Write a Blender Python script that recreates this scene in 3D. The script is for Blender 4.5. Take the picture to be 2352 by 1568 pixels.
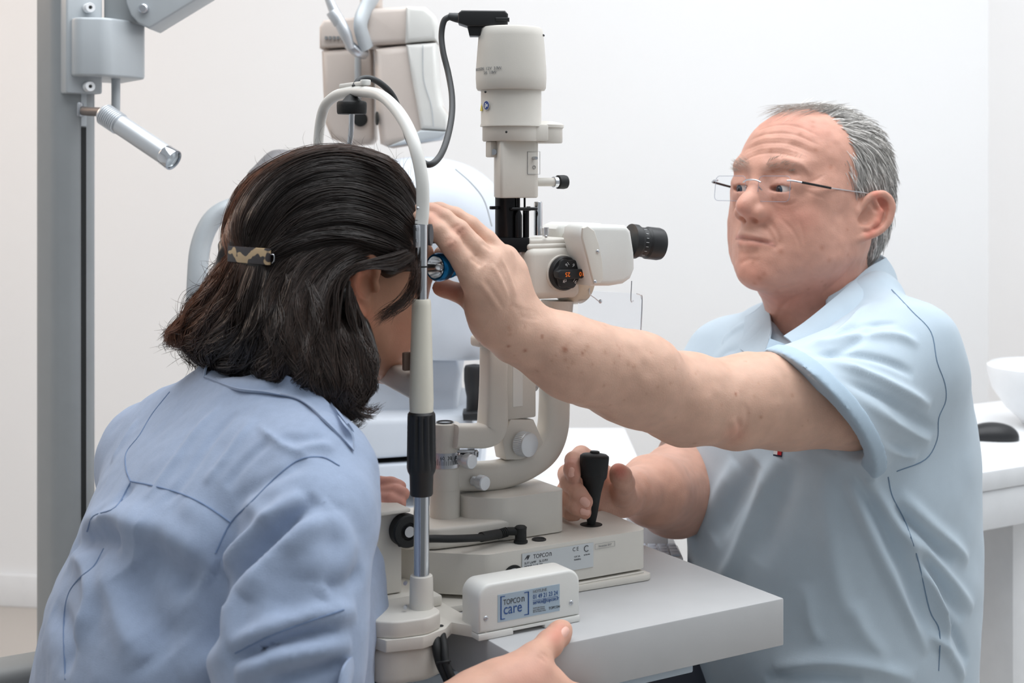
import bpy, bmesh, math, random
import numpy as np
from mathutils import Vector, Matrix
from mathutils.bvhtree import BVHTree

for o in list(bpy.data.objects): bpy.data.objects.remove(o, do_unlink=True)
SC = bpy.context.scene
COL = SC.collection
rng = np.random.default_rng(7)

# ------------------------------------------------------------------ camera
F, CX, HY, ZC = 3200.0, 1176.0, 400.0, 1.22      # focal length in pixels, image centre, horizon row, eye height
cam_d = bpy.data.cameras.new('camera'); cam = bpy.data.objects.new('camera', cam_d); COL.objects.link(cam)
cam.location = (0, 0, ZC); cam.rotation_euler = (math.pi/2, 0, 0)
cam_d.sensor_width = 36; cam_d.lens = 36*F/2352; cam_d.shift_y = -(784-HY)/2352
cam_d.clip_start = .05; cam_d.clip_end = 50
cam_d.dof.use_dof = True; cam_d.dof.focus_distance = 1.53; cam_d.dof.aperture_fstop = 8.0
SC.camera = cam

# ------------------------------------------------------------------ world, lights, exposure
W = bpy.data.worlds.new('world'); SC.world = W; W.use_nodes = True
bg = W.node_tree.nodes['Background']; bg.inputs[0].default_value = (.90, .95, 1.0, 1); bg.inputs[1].default_value = 1.0
_n = W.node_tree.nodes; _l = W.node_tree.links; _tc = _n.new('ShaderNodeTexCoord'); _sp = _n.new('ShaderNodeSeparateXYZ'); _mr = _n.new('ShaderNodeMapRange')
_l.new(_tc.outputs['Generated'], _sp.inputs[0]); _l.new(_sp.outputs['Z'], _mr.inputs[0])      # bright above, dim towards the floor
_mr.inputs[1].default_value = -.35; _mr.inputs[2].default_value = .35; _mr.inputs[3].default_value = .10; _mr.inputs[4].default_value = .40
_l.new(_mr.outputs[0], bg.inputs[1])
def area(name, loc, target, sx, sy, power, col):
    d = bpy.data.lights.new(name, 'AREA'); d.shape = 'RECTANGLE'; d.size = sx; d.size_y = sy
    d.energy = power; d.color = col
    o = bpy.data.objects.new(name, d); COL.objects.link(o); o.location = loc
    o.rotation_euler = (Vector(target)-Vector(loc)).to_track_quat('-Z', 'Y').to_euler()
    return o
area('window_daylight', (2.5, 1.75, 2.0), (0.1, 1.6, .9), 2.2, 1.8, 62, (.88, .94, 1.0))
area('ceiling_light', (.3, 1.7, 2.75), (.3, 1.9, 0), 2.6, 2.2, 56, (.95, .975, 1.0))
area('warm_room_light', (-2.3, 2.6, 2.3), (-.6, 3.2, 1.2), 1.0, .8, 12, (1.0, .74, .55))
SC.view_settings.view_transform = 'Standard'; SC.view_settings.look = 'None'
SC.view_settings.exposure = 0.28; SC.view_settings.gamma = 1; SC.view_settings.use_curve_mapping = False

# ------------------------------------------------------------------ frames
def P(u, v, Y): return np.array([(u-CX)/F*Y, Y, ZC-(v-HY)/F*Y])
E = np.array([.857, .515, 0.]); D = np.array([-.515, .857, 0.]); U = np.array([0., 0., 1.])
TT = .773                                         # table top height
C0 = np.array([-.153, 1.457, TT])
def I(t, s, h): return C0 + E*t + D*s + U*h       # instrument frame: t to the doctor, s away from us, h above table
def T_(u, s):
    k = (u-CX)/F
    return (k*(C0[1]+D[1]*s) - C0[0] - D[0]*s)/(E[0]-E[1]*k)
def L(u, v, s=0.):
    t = T_(u, s); Y = C0[1]+E[1]*t+D[1]*s
    return np.array([t, s, ZC-(v-HY)/F*Y-TT])
def LW(u, v, s=0.): return I(*L(u, v, s))
def frame(o, x, y, z):
    M = Matrix.Identity(4)
    for i, a in enumerate((x, y, z)):
        for j in range(3): M[j][i] = float(a[j])
    for j in range(3): M[j][3] = float(o[j])
    return M
MI = frame(C0, E, D, U)

# ------------------------------------------------------------------ materials
def lin(c):
    c = [x/255. for x in c]
    return tuple((x/12.92 if x <= .04045 else ((x+.055)/1.055)**2.4) for x in c) + (1,)
def mat(name, col, rough=.5, metal=0., var=.03, vscale=30., bump=0., bscale=400., sss=0., spec=.5, trans=0., emit=0., aniso=0., coat=0., ior=1.45, attr=False, bdist=.0006, sheen=0., alpha=1.):
    m = bpy.data.materials.new(name); m.use_nodes = True; nt = m.node_tree; b = nt.nodes['Principled BSDF']
    N = lambda t: nt.nodes.new(t)
    c = lin(col)
    tc = N('ShaderNodeTexCoord')
    base = None
    if attr:
        at = N('ShaderNodeAttribute'); at.attribute_name = 'tint'; base = at.outputs['Color']
    nz = N('ShaderNodeTexNoise'); nz.inputs['Scale'].default_value = vscale; nz.inputs['Detail'].default_value = 4
    nt.links.new(tc.outputs['Object'], nz.inputs['Vector'])
    mx = N('ShaderNodeMix'); mx.data_type = 'RGBA'; mx.blend_type = 'MULTIPLY'; mx.inputs[0].default_value = 1
    if base: nt.links.new(base, mx.inputs[6])
    else: mx.inputs[6].default_value = c
    mr = N('ShaderNodeMapRange'); mr.inputs[1].default_value = .3; mr.inputs[2].default_value = .7; mr.inputs[3].default_value = 1-var; mr.inputs[4].default_value = 1+var*.3
    nt.links.new(nz.outputs[0], mr.inputs[0]); nt.links.new(mr.outputs[0], mx.inputs[7]); nt.links.new(mx.outputs[2], b.inputs['Base Color'])
    b.inputs['Roughness'].default_value = rough; b.inputs['Metallic'].default_value = metal
    b.inputs['Specular IOR Level'].default_value = spec; b.inputs['IOR'].default_value = ior
    b.inputs['Transmission Weight'].default_value = trans; b.inputs['Coat Weight'].default_value = coat
    b.inputs['Anisotropic'].default_value = aniso; b.inputs['Sheen Weight'].default_value = sheen; b.inputs['Alpha'].default_value = alpha
    if sss:
        b.inputs['Subsurface Weight'].default_value = sss; b.inputs['Subsurface Radius'].default_value = (1, .35, .2); b.inputs['Subsurface Scale'].default_value = .006
    if emit: b.inputs['Emission Color'].default_value = c; b.inputs['Emission Strength'].default_value = emit
    if bump:
        n2 = N('ShaderNodeTexNoise'); n2.inputs['Scale'].default_value = bscale; n2.inputs['Detail'].default_value = 5
        nt.links.new(tc.outputs['Object'], n2.inputs['Vector'])
        bp = N('ShaderNodeBump'); bp.inputs['Strength'].default_value = bump; bp.inputs['Distance'].default_value = bdist
        nt.links.new(n2.outputs[0], bp.inputs['Height']); nt.links.new(bp.outputs[0], b.inputs['Normal'])
    return m
M_ = dict(
    cream=mat('cream_plastic', (212, 208, 200), .42, bump=.12, bscale=900),
    creamw=mat('white_plastic', (222, 222, 218), .38, bump=.08, bscale=900),
    ivory=mat('ivory_plastic', (222, 218, 204), .35),
    chrome=mat('chrome', (205, 208, 212), .12, 1.),
    steel=mat('brushed_steel', (200, 203, 208), .32, 1.),
    alu=mat('satin_aluminium', (208, 212, 216), .38, .6),
    black=mat('black_plastic', (34, 35, 37), .42, bump=.1, bscale=700),
    rubber=mat('black_rubber', (26, 28, 29), .6, bump=.3, bscale=1200),
    blackm=mat('black_metal', (28, 28, 30), .25, .5),
    cable=mat('dark_cable', (62, 64, 66), .5),
    ctable=mat('grey_laminate', (186, 187, 188), .5, bump=.06, bscale=900),
    bluegrey=mat('blue_grey_panel', (176, 190, 202), .5),
    wall=mat('wall_paint', (240, 241, 242), .8, var=.012, vscale=2., bump=.05, bscale=200),
    postm=mat('grey_aluminium', (158, 162, 164), .45, .25),
    postl=mat('light_grey_metal', (186, 192, 196), .42, .15),
    dark=mat('dark_gap', (30, 32, 32), .7),
    white=mat('white_lacquer', (236, 238, 240), .4),
    autow=mat('white_instrument_shell', (204, 211, 220), .42),
    phor=mat('instrument_shell', (206, 195, 187), .42),
    greypad=mat('grey_soft_plastic', (118, 116, 118), .5),
    floorl=mat('beige_floor', (188, 182, 176), .55, var=.05, vscale=3),
    glass=mat('clear_acrylic', (250, 252, 255), .03, trans=1., ior=1.12, var=0),
    lensg=mat('spectacle_glass', (252, 253, 255), .02, trans=1., ior=1.03, var=0),
    blue=mat('blue_anodised', (8, 92, 140), .25, .75),
    reflector=mat('silver_reflector', (235, 235, 235), .12, 1.),
    label=mat('label_blue', (166, 184, 198), .45),
    navy=mat('navy_ink', (40, 80, 140), .5),
    ink=mat('dark_ink', (60, 62, 66), .5),
    inkl=mat('grey_ink', (128, 130, 132), .5),
    inkw=mat('white_ink', (226, 228, 230), .5),
    inko=mat('orange_ink_glow', (250, 120, 30), .5, emit=.25),  # orange print with a slight glow added to its colour
    labelw=mat('label_silver', (198, 202, 204), .4),
    yellow=mat('yellow_sticker', (226, 206, 60), .5),
    signblue=mat('blue_sticker', (42, 70, 140), .5),
    eye=mat('eye_white', (222, 214, 208), .15),
    iris=mat('eye_iris', (62, 78, 92), .1),
    redm=mat('red_thread', (190, 30, 40), .7),
    navym=mat('navy_thread', (26, 30, 60), .7),
    trous=mat('dark_trousers', (52, 56, 66), .85, bump=.2, bscale=900),
    box=mat('white_card', (236, 238, 240), .6),
    key=mat('pale_keys', (190, 198, 210), .5),
)

# ------------------------------------------------------------------ object helpers
def wloc(o):
    v = Vector((0, 0, 0))
    while o is not None: v += o.location; o = o.parent
    return v
def thing(name, label, cat, loc=(0, 0, 0), group=None):
    o = bpy.data.objects.new(name, None); COL.objects.link(o); o.location = loc; o.empty_display_size = .02
    o['label'] = label; o['category'] = cat
    if group: o['group'] = group
    return o
def tag(o, label, cat, group=None):
    o['label'] = label; o['category'] = cat
    if group: o['group'] = group
    return o
def struct(o): o['kind'] = 'structure'; return o
def put(name, geo, m, parent=None, smooth=40, label=None, col=None, origin=None):
    V, Fc = geo
    V = np.asarray(V, float)
    c = (V.min(0)+V.max(0))/2 if origin is None else np.asarray(origin, float)
    me = bpy.data.meshes.new(name)
    me.from_pydata([tuple(x) for x in (V-c)], [], [tuple(int(i) for i in f) for f in Fc]) if not isinstance(Fc, np.ndarray) else fast_mesh(me, V-c, Fc)
    me.update()
    if smooth:
        me.shade_smooth()
        if smooth < 180: me.set_sharp_from_angle(angle=math.radians(smooth))
    me.materials.append(M_[m] if isinstance(m, str) else m)
    if col is not None:
        a = me.color_attributes.new('tint', 'FLOAT_COLOR', 'POINT')
        a.data.foreach_set('color', np.concatenate([col, np.ones((len(V), 1))], 1).astype(np.float32).ravel())
    o = bpy.data.objects.new(name, me); COL.objects.link(o)
    if parent: o.parent = parent; o.location = Vector(c)-wloc(parent)
    else: o.location = c
    if label: o['label'] = label
    return o
def fast_mesh(me, V, Q):
    n = Q.shape[1]
    me.vertices.add(len(V)); me.vertices.foreach_set('co', V.astype(np.float32).ravel())
    me.loops.add(Q.size); me.loops.foreach_set('vertex_index', Q.astype(np.int32).ravel())
    me.polygons.add(len(Q)); me.polygons.foreach_set('loop_start', np.arange(0, Q.size, n, dtype=np.int32))
    me.polygons.foreach_set('loop_total', np.full(len(Q), n, np.int32))
    me.update(calc_edges=True); me.validate()

# ------------------------------------------------------------------ geometry: each returns (V, faces)
def xf(g, M):
    V = np.asarray(g[0], float); R = np.array([[M[i][j] for j in range(3)] for i in range(3)]); t = np.array([M[i][3] for i in range(3)])
    return (V @ R.T + t, g[1])
def J(*gs):
    V = []; Fc = []; n = 0
    for g in gs:
        V.append(np.asarray(g[0], float)); Fc += [tuple(int(i)+n for i in f) for f in g[1]]; n += len(g[0])
    return (np.concatenate(V), Fc)
def dump(bm):
    bm.verts.index_update()
    g = (np.array([v.co[:] for v in bm.verts]), [tuple(v.index for v in f.verts) for f in bm.faces]); bm.free(); return g
def box(lo, hi, r=0., seg=3, M=None):
    lo = np.minimum(lo, hi)*1. if False else np.asarray(lo, float); hi = np.asarray(hi, float)
    bm = bmesh.new(); bmesh.ops.create_cube(bm, size=1)
    for v in bm.verts: v.co = Vector([(lo[i]+hi[i])/2 + v.co[i]*(hi[i]-lo[i]) for i in range(3)])
    if r > 0: bmesh.ops.bevel(bm, geom=bm.edges[:], offset=r, segments=seg, profile=.5, affect='EDGES')
    bmesh.ops.recalc_face_normals(bm, faces=bm.faces[:])
    g = dump(bm); return xf(g, M) if M is not None else g
def prism(poly, z0, z1, r=0., seg=3, M=None, rv=0., top=True):
    """polygon in local xy extruded z0..z1; rv rounds vertical edges, r rounds the rims"""
    bm = bmesh.new(); n = len(poly)
    a = [bm.verts.new((p[0], p[1], z0)) for p in poly]; b = [bm.verts.new((p[0], p[1], z1)) for p in poly]
    fb = bm.faces.new(a[::-1]); ft = bm.faces.new(b)
    for i in range(n): bm.faces.new((a[i], a[(i+1) % n], b[(i+1) % n], b[i]))
    bmesh.ops.recalc_face_normals(bm, faces=bm.faces[:])
    if rv > 0:
        es = [e for e in bm.edges if abs(e.verts[0].co.z-e.verts[1].co.z) > 1e-9]
        bmesh.ops.bevel(bm, geom=es, offset=rv, segments=6, profile=.5, affect='EDGES', clamp_overlap=True)
    if r > 0:
        es = [e for e in bm.edges if abs(e.verts[0].co.z-e.verts[1].co.z) < 1e-9 and len(e.link_faces) == 2 and any(abs(f.normal.z) > .9 for f in e.link_faces) and not all(abs(f.normal.z) > .9 for f in e.link_faces)]
        bm.normal_update()
        bmesh.ops.bevel(bm, geom=es, offset=r, segments=seg, profile=.5, affect='EDGES', clamp_overlap=True)
    g = dump(bm); return xf(g, M) if M is not None else g
def lathe(prof, segs=40, M=None, flute=0, fdepth=0., frange=(0, 0), caps=True):
    V = []; Fc = []; n = len(prof)
    for (r, z) in prof:
        for k in range(segs):
            a = 2*math.pi*k/segs; rr = r
            if flute and frange[0] <= z <= frange[1]: rr = r-fdepth*(.5-.5*math.cos(flute*a))**2
            V.append((rr*math.cos(a), rr*math.sin(a), z))
    for i in range(n-1):
        for k in range(segs):
            k2 = (k+1) % segs
            Fc.append((i*segs+k, i*segs+k2, (i+1)*segs+k2, (i+1)*segs+k))
    if caps:
        Fc.append(tuple(range(segs))[::-1]); Fc.append(tuple((n-1)*segs+k for k in range(segs)))
    g = (np.array(V), Fc)
    return xf(g, M) if M is not None else g
def axisM(o, z):
    z = np.asarray(z, float); z = z/np.linalg.norm(z)
    up = U if abs(z[2]) < .9 else np.array([0, 1., 0]); x = np.cross(up, z); x /= np.linalg.norm(x); y = np.cross(z, x)
    return frame(o, x, y, z)
def cyl(a, b, r, r2=None, segs=28, bev=0.):
    a = np.asarray(a, float); b = np.asarray(b, float); h = np.linalg.norm(b-a); r2 = r if r2 is None else r2
    p = [(r, 0), (r2, h)] if not bev else [(r-bev, 0), (r-bev*.3, bev*.3), (r, bev), (r2, h-bev), (r2-bev*.3, h-bev*.3), (r2-bev, h)]
    return lathe(p, segs, axisM(a, b-a))
def smooth_path(pts, n=8):
    pts = np.asarray(pts, float); out = []
    Q = np.vstack([2*pts[0]-pts[1], pts, 2*pts[-1]-pts[-2]])
    for i in range(1, len(Q)-2):
        for k in range(n):
            t = k/n; a, b, c, d = Q[i-1], Q[i], Q[i+1], Q[i+2]
            out.append(.5*((2*b)+(-a+c)*t+(2*a-5*b+4*c-d)*t*t+(-a+3*b-3*c+d)*t**3))
    out.append(pts[-1]); return np.array(out)
def tube(path, r, segs=14, sm=8, rect=None, ref=None, sq=2.):
    """sweep; r number or list per control point; rect=(a,b) scales the section in (normal, binormal); sq superellipse power"""
    path = np.asarray(path, float); rr = np.full(len(path), r) if np.isscalar(r) else np.asarray(r, float)
    if sm > 1:
        A = smooth_path(np.hstack([path, rr[:, None]]), sm); path = A[:, :3]; rr = A[:, 3]
    tg = np.gradient(path, axis=0); tg /= np.linalg.norm(tg, axis=1)[:, None]+1e-12
    V = []; Fc = []; nrm = np.asarray(ref if ref is not None else (U if abs(tg[0][2]) < .9 else np.array([1., 0, 0])), float)
    for i in range(len(path)):
        if ref is not None: nrm = np.asarray(ref, float)
        nn = nrm-tg[i]*np.dot(nrm, tg[i]); nn /= np.linalg.norm(nn)+1e-12; bb = np.cross(tg[i], nn); nrm = nn
        for k in range(segs):
            a = 2*math.pi*k/segs + math.pi/segs; c, s = math.cos(a), math.sin(a)
            if sq != 2.: c, s = math.copysign(abs(c)**(2/sq), c), math.copysign(abs(s)**(2/sq), s)
            ra, rb = (rr[i], rr[i]) if rect is None else (rect[0]*rr[i], rect[1]*rr[i])
            V.append(path[i]+nn*c*ra+bb*s*rb)
    n = len(path)
    for i in range(n-1):
        for k in range(segs):
            k2 = (k+1) % segs; Fc.append((i*segs+k, i*segs+k2, (i+1)*segs+k2, (i+1)*segs+k))
    Fc.append(tuple(range(segs))[::-1]); Fc.append(tuple((n-1)*segs+k for k in range(segs)))
    return (np.array(V), Fc)
def ball(c, r, seg=20, M=None, sc=(1, 1, 1)):
    bm = bmesh.new(); bmesh.ops.create_uvsphere(bm, u_segments=seg, v_segments=seg//2+2, radius=1)
    g = dump(bm); V = g[0]*np.asarray(sc)*r
    g = (V, g[1])
    if M is not None: g = xf(g, M)
    return (g[0]+np.asarray(c), g[1])
def ribbon(A, B, th=.002, sm=6, puff=0.):
    """sheet with thickness between two edge polylines"""
    A = smooth_path(A, sm); B = smooth_path(B, sm); n = len(A); m = 7
    G = np.array([[A[i]*(1-k/(m-1))+B[i]*(k/(m-1)) for k in range(m)] for i in range(n)])
    du = np.gradient(G, axis=0); dv = np.gradient(G, axis=1); N = np.cross(du, dv); N /= np.linalg.norm(N, axis=2)[..., None]+1e-12
    k = np.linspace(0, 1, m)
    G = G + N*(puff*np.sin(k*math.pi))[None, :, None]
    top = (G+N*th/2).reshape(-1, 3); bot = (G-N*th/2).reshape(-1, 3); V = np.vstack([top, bot]); o = n*m; Fc = []
    for i in range(n-1):
        for j in range(m-1):
            a = i*m+j; Fc.append((a, a+m, a+m+1, a+1)); Fc.append((o+a, o+a+1, o+a+m+1, o+a+m))
    rim = [i*m for i in range(n)]+[(n-1)*m+j for j in range(1, m)]+[i*m+m-1 for i in range(n-2, -1, -1)]+[j for j in range(m-2, 0, -1)]
    for i in range(len(rim)):
        a, b = rim[i], rim[(i+1) % len(rim)]; Fc.append((a, b, o+b, o+a))
    return (V, Fc)
def text(body, size, M, ext=.0001, align='LEFT', xs=1., font_shear=0., offset=0., space=1.):
    c = bpy.data.curves.new('txt', 'FONT'); c.body = body; c.size = size; c.extrude = ext; c.align_x = align; c.shear = font_shear; c.offset = offset; c.space_character = space
    c.resolution_u = 3
    o = bpy.data.objects.new('txt', c); COL.objects.link(o)
    dg = bpy.context.evaluated_depsgraph_get(); me = bpy.data.meshes.new_from_object(o.evaluated_get(dg))
    V = np.array([v.co[:] for v in me.vertices])*np.array([xs, 1, 1]); Fc = [tuple(p.vertices) for p in me.polygons]
    bpy.data.objects.remove(o); bpy.data.meshes.remove(me); bpy.data.curves.remove(c)
    return xf((V, Fc), M)

# ------------------------------------------------------------------ signed-distance sculpting for bodies and cloth
class SDF:
    def __init__(s, lo, hi, res):
        s.res = res; s.lo = np.asarray(lo, float); n = np.ceil((np.asarray(hi)-s.lo)/res).astype(int)+1
        s.ax = [(s.lo[i]+np.arange(n[i])*res).astype(np.float32) for i in range(3)]
        s.f = np.full(n, .5, np.float32)
    def _grid(s, lo, hi):
        sl = []
        for i in range(3):
            a = int(max(0, math.floor((lo[i]-s.lo[i])/s.res))); b = int(min(len(s.ax[i]), math.ceil((hi[i]-s.lo[i])/s.res)+1))
            if b <= a: return None
            sl.append(slice(a, b))
        return tuple(sl), (s.ax[0][sl[0]][:, None, None], s.ax[1][sl[1]][None, :, None], s.ax[2][sl[2]][None, None, :])
    def _mix(s, sl, d, k, sub):
        a = s.f[sl]
        if sub:
            d = -d; h = np.maximum(k-np.abs(a-d), 0)/k; s.f[sl] = np.maximum(a, d)+h*h*k*.25
        else:
            h = np.maximum(k-np.abs(a-d), 0)/k; s.f[sl] = np.minimum(a, d)-h*h*k*.25
    def ell(s, c, r, ax=None, k=.01, sub=False):
        c = np.asarray(c, float); r = np.asarray(r, float); R = r.max()+k+4*s.res
        g = s._grid(c-R, c+R)
        if g is None: return
        sl, (X, Y, Z) = g; X = X-c[0]; Y = Y-c[1]; Z = Z-c[2]
        if ax is None: q = (X, Y, Z)
        else: q = [X*a[0]+Y*a[1]+Z*a[2] for a in ax]
        k0 = np.sqrt((q[0]/r[0])**2+(q[1]/r[1])**2+(q[2]/r[2])**2)+1e-6
        k1 = np.sqrt((q[0]/r[0]**2)**2+(q[1]/r[1]**2)**2+(q[2]/r[2]**2)**2)+1e-6
        s._mix(sl, (k0*(k0-1)/k1).astype(np.float32), k, sub)
    def cone(s, a, b, ra, rb, k=.01, sub=False, flat=None):
        a = np.asarray(a, float); b = np.asarray(b, float); R = max(ra, rb)+k+4*s.res
        g = s._grid(np.minimum(a, b)-R, np.maximum(a, b)+R)
        if g is None: return
        sl, (X, Y, Z) = g; ab = b-a; L2 = ab@ab+1e-12
        X = X-a[0]; Y = Y-a[1]; Z = Z-a[2]
        t = np.clip((X*ab[0]+Y*ab[1]+Z*ab[2])/L2, 0, 1)
        dx, dy, dz = X-t*ab[0], Y-t*ab[1], Z-t*ab[2]
        d2 = dx*dx+dy*dy+dz*dz
        if flat is not None:      # (unit axis, factor >1 squashes along the axis)
            n, fz = flat; q = dx*n[0]+dy*n[1]+dz*n[2]; d2 = d2+q*q*(fz*fz-1)
        s._mix(sl, (np.sqrt(d2)-(ra+(rb-ra)*t)).astype(np.float32), k, sub)
    def chain(s, pts, rs, k=.008, sub=False, flat=None):
        for i in range(len(pts)-1): s.cone(pts[i], pts[i+1], rs[i], rs[i+1], k, sub, flat)
    def loft(s, keys, A, B, k=.02, power=2., sub=False):
        """vertical stack; keys rows (z, cx, cy, a, b); A, B horizontal unit axes"""
        K = np.array(sorted(keys)); zz = np.linspace(K[0, 0], K[-1, 0], 80)
        sp = lambda j, z: np.interp(z, zz, np.convolve(np.pad(np.interp(zz, K[:, 0], K[:, j]), 4, 'edge'), np.ones(9)/9, 'valid'))
        R = max(K[:, 3].max(), K[:, 4].max())+k+4*s.res
        g = s._grid((K[:, 1].min()-R, K[:, 2].min()-R, K[0, 0]-k-4*s.res), (K[:, 1].max()+R, K[:, 2].max()+R, K[-1, 0]+k+4*s.res))
        sl, (X, Y, Z) = g; z = Z[0, 0]
        cx, cy, a, b = [sp(j, z)[None, None, :] for j in (1, 2, 3, 4)]
        X = X-cx; Y = Y-cy; p = np.abs(X*A[0]+Y*A[1])/a; q = np.abs(X*B[0]+Y*B[1])/b
        rad = (p**power+q**power)**(1/power); d = (rad-1)*np.minimum(a, b)
        dz = np.maximum(K[0, 0]-z, z-K[-1, 0])[None, None, :]
        d = np.where(dz > 0, np.sqrt(np.maximum(d, 0)**2+dz**2), np.maximum(d, dz))
        s._mix(sl, d.astype(np.float32), k, sub)
    def mesh(s, smooth=2):
        f = s.f; sg = f < 0
        c = [sg[i:sg.shape[0]-1+i, j:sg.shape[1]-1+j, k:sg.shape[2]-1+k] for i in (0, 1) for j in (0, 1) for k in (0, 1)]
        al = c[0].copy(); an = c[0].copy()
        for q in c[1:]: al &= q; an |= q
        act = an & ~al; I0 = np.argwhere(act); n = len(I0)
        off = np.array([(i, j, k) for i in (0, 1) for j in (0, 1) for k in (0, 1)])
        vals = np.stack([f[I0[:, 0]+o[0], I0[:, 1]+o[1], I0[:, 2]+o[2]] for o in off], 1)
        acc = np.zeros((n, 3)); cnt = np.zeros(n)
        for a in range(8):
            for b in range(a+1, 8):
                if np.abs(off[a]-off[b]).sum() != 1: continue
                va, vb = vals[:, a], vals[:, b]; m = (va < 0) != (vb < 0); t = va[m]/(va[m]-vb[m])
                acc[m] += off[a]+(off[b]-off[a])*t[:, None]; cnt[m] += 1
        V = s.lo+(I0+acc/cnt[:, None])*s.res
        idx = np.full(act.shape, -1, np.int32); idx[act] = np.arange(n); Q = []
        for ax in range(3):
            o1, o2 = [(1, 2), (2, 0), (0, 1)][ax]
            s0 = [slice(None)]*3; s1 = [slice(None)]*3; s0[ax] = slice(0, -1); s1[ax] = slice(1, None)
            d = sg[tuple(s0)] != sg[tuple(s1)]; G = np.argwhere(d); inside = sg[tuple(s0)][d]
            ok = np.ones(len(G), bool)
            for o in (o1, o2): ok &= (G[:, o] > 0) & (G[:, o] < f.shape[o]-1)
            G = G[ok]; inside = inside[ok]
            def cell(a, b):
                H = G.copy(); H[:, o1] -= a; H[:, o2] -= b; return idx[H[:, 0], H[:, 1], H[:, 2]]
            q = np.stack([cell(1, 1), cell(0, 1), cell(0, 0), cell(1, 0)], 1)
            q[~inside] = q[~inside][:, ::-1]; Q.append(q)
        Q = np.concatenate(Q)
        b = Body(V, Q); b.relax(smooth); return b
def _fade(t): return t*t*t*(t*(t*6-15)+10)
_perm = rng.random((64, 64, 64)).astype(np.float32)
def vnoise(Pn):
    """value noise -1..1 at points (n,3)"""
    i = np.floor(Pn).astype(int); f = _fade(Pn-i); i &= 63; j = (i+1) & 63; r = 0
    for a in (0, 1):
        for b in (0, 1):
            for c in (0, 1):
                w = (f[:, 0] if a else 1-f[:, 0])*(f[:, 1] if b else 1-f[:, 1])*(f[:, 2] if c else 1-f[:, 2])
                r = r+w*_perm[(j if a else i)[:, 0], (j if b else i)[:, 1], (j if c else i)[:, 2]]
    return r*2-1
class Body:
    def __init__(s, V, Q): s.V = V; s.Q = Q; s.col = None; s.bvh = None; s._n = None
    def relax(s, it=1, w=.5):
        e = np.vstack([s.Q[:, [0, 1]], s.Q[:, [1, 2]], s.Q[:, [2, 3]], s.Q[:, [3, 0]]]); n = len(s.V)
        cnt = np.bincount(e[:, 0], minlength=n)+np.bincount(e[:, 1], minlength=n)
        for _ in range(it):
            A = np.stack([np.bincount(e[:, 0], s.V[e[:, 1], j], n)+np.bincount(e[:, 1], s.V[e[:, 0], j], n) for j in range(3)], 1)/np.maximum(cnt, 1)[:, None]
            s.V = s.V*(1-w)+A*w
        s.dirty()
    def dirty(s): s.bvh = None; s._n = None
    def normals(s):
        if s._n is None:
            V = s.V; Q = s.Q; fn = np.cross(V[Q[:, 2]]-V[Q[:, 0]], V[Q[:, 3]]-V[Q[:, 1]]); n = len(V)
            N = np.zeros((n, 3))
            for j in range(3):
                for c in range(4): N[:, j] += np.bincount(Q[:, c], fn[:, j], n)
            s._n = N/(np.linalg.norm(N, axis=1)[:, None]+1e-12)
        return s._n
    def tree(s):
        if s.bvh is None: s.bvh = BVHTree.FromPolygons([tuple(v) for v in s.V], [tuple(int(i) for i in q) for q in s.Q])
        return s.bvh
    def hit(s, u, v, sm=True):
        o = Vector((0, 0, ZC)); d = Vector(P(u, v, 1.))-o
        h = s.tree().ray_cast(o, d.normalized())
        if h[0] is None: return None, None
        return np.array(h[0]), np.array(h[1])
    def line(s, pix, n=6):
        pp = smooth_path(np.array(pix, float), n); out = []
        for p in pp:
            h, _ = s.hit(p[0], p[1])
            if h is not None: out.append(h)
        return np.array(out)
    def dist(s, poly, R):
        """distance of vertices to a 3D polyline, plus param 0..1, evaluated only near it"""
        lo = poly.min(0)-R; hi = poly.max(0)+R
        m = np.where(((s.V > lo) & (s.V < hi)).all(1))[0]; d = np.full(len(m), 1e9); tt = np.zeros(len(m)); Vm = s.V[m]; n = len(poly)-1
        for i in range(n):
            a, b = poly[i], poly[i+1]; ab = b-a; t = np.clip((Vm-a)@ab/(ab@ab+1e-12), 0, 1); q = np.linalg.norm(Vm-a-t[:, None]*ab, axis=1)
            c = q < d; d[c] = q[c]; tt[c] = ((i+t)/n)[c]
        return m, d, tt
    def stroke(s, pix, amp, w, prof='ridge', pts=None, taper=True):
        """push the surface along its normals near a line given by where it shows (amp>0 ridge, <0 groove), sizes in metres"""
        poly = s.line(pix) if pts is None else np.asarray(pts)
        if len(poly) < 2: return
        m, d, t = s.dist(poly, w*3.2); g = np.exp(-(d/w)**2)
        if taper: g = g*np.clip(np.minimum(t, 1-t)*5, 0, 1)**.6 if taper is True else g*np.clip((1-t)*5, 0, 1)
        s.V[m] += s.normals()[m]*(amp*g)[:, None]
    def strokes(s, lst):
        L_ = [(s.line(p), a, w) for p, a, w in lst]; N = s.normals().copy(); acc = np.zeros(len(s.V))
        for poly, a, w in L_:
            if len(poly) < 2: continue
            m, d, t = s.dist(poly, w*3.2); acc[m] += a*np.exp(-(d/w)**2)*np.clip(np.minimum(t, 1-t)*5, 0, 1)**.6
        s.V += N*acc[:, None]; s.dirty()
    def noise(s, amp, scale, ax=None, mask=None):
        q = s.V if ax is None else s.V@np.asarray(ax).T
        n = vnoise(q*scale)*amp
        if mask is not None: n = n*mask(s.V)
        s.V += s.normals()*n[:, None]; s.dirty()
    def paint(s, c): s.col = np.tile(np.array(lin(c)[:3]), (len(s.V), 1))
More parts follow.
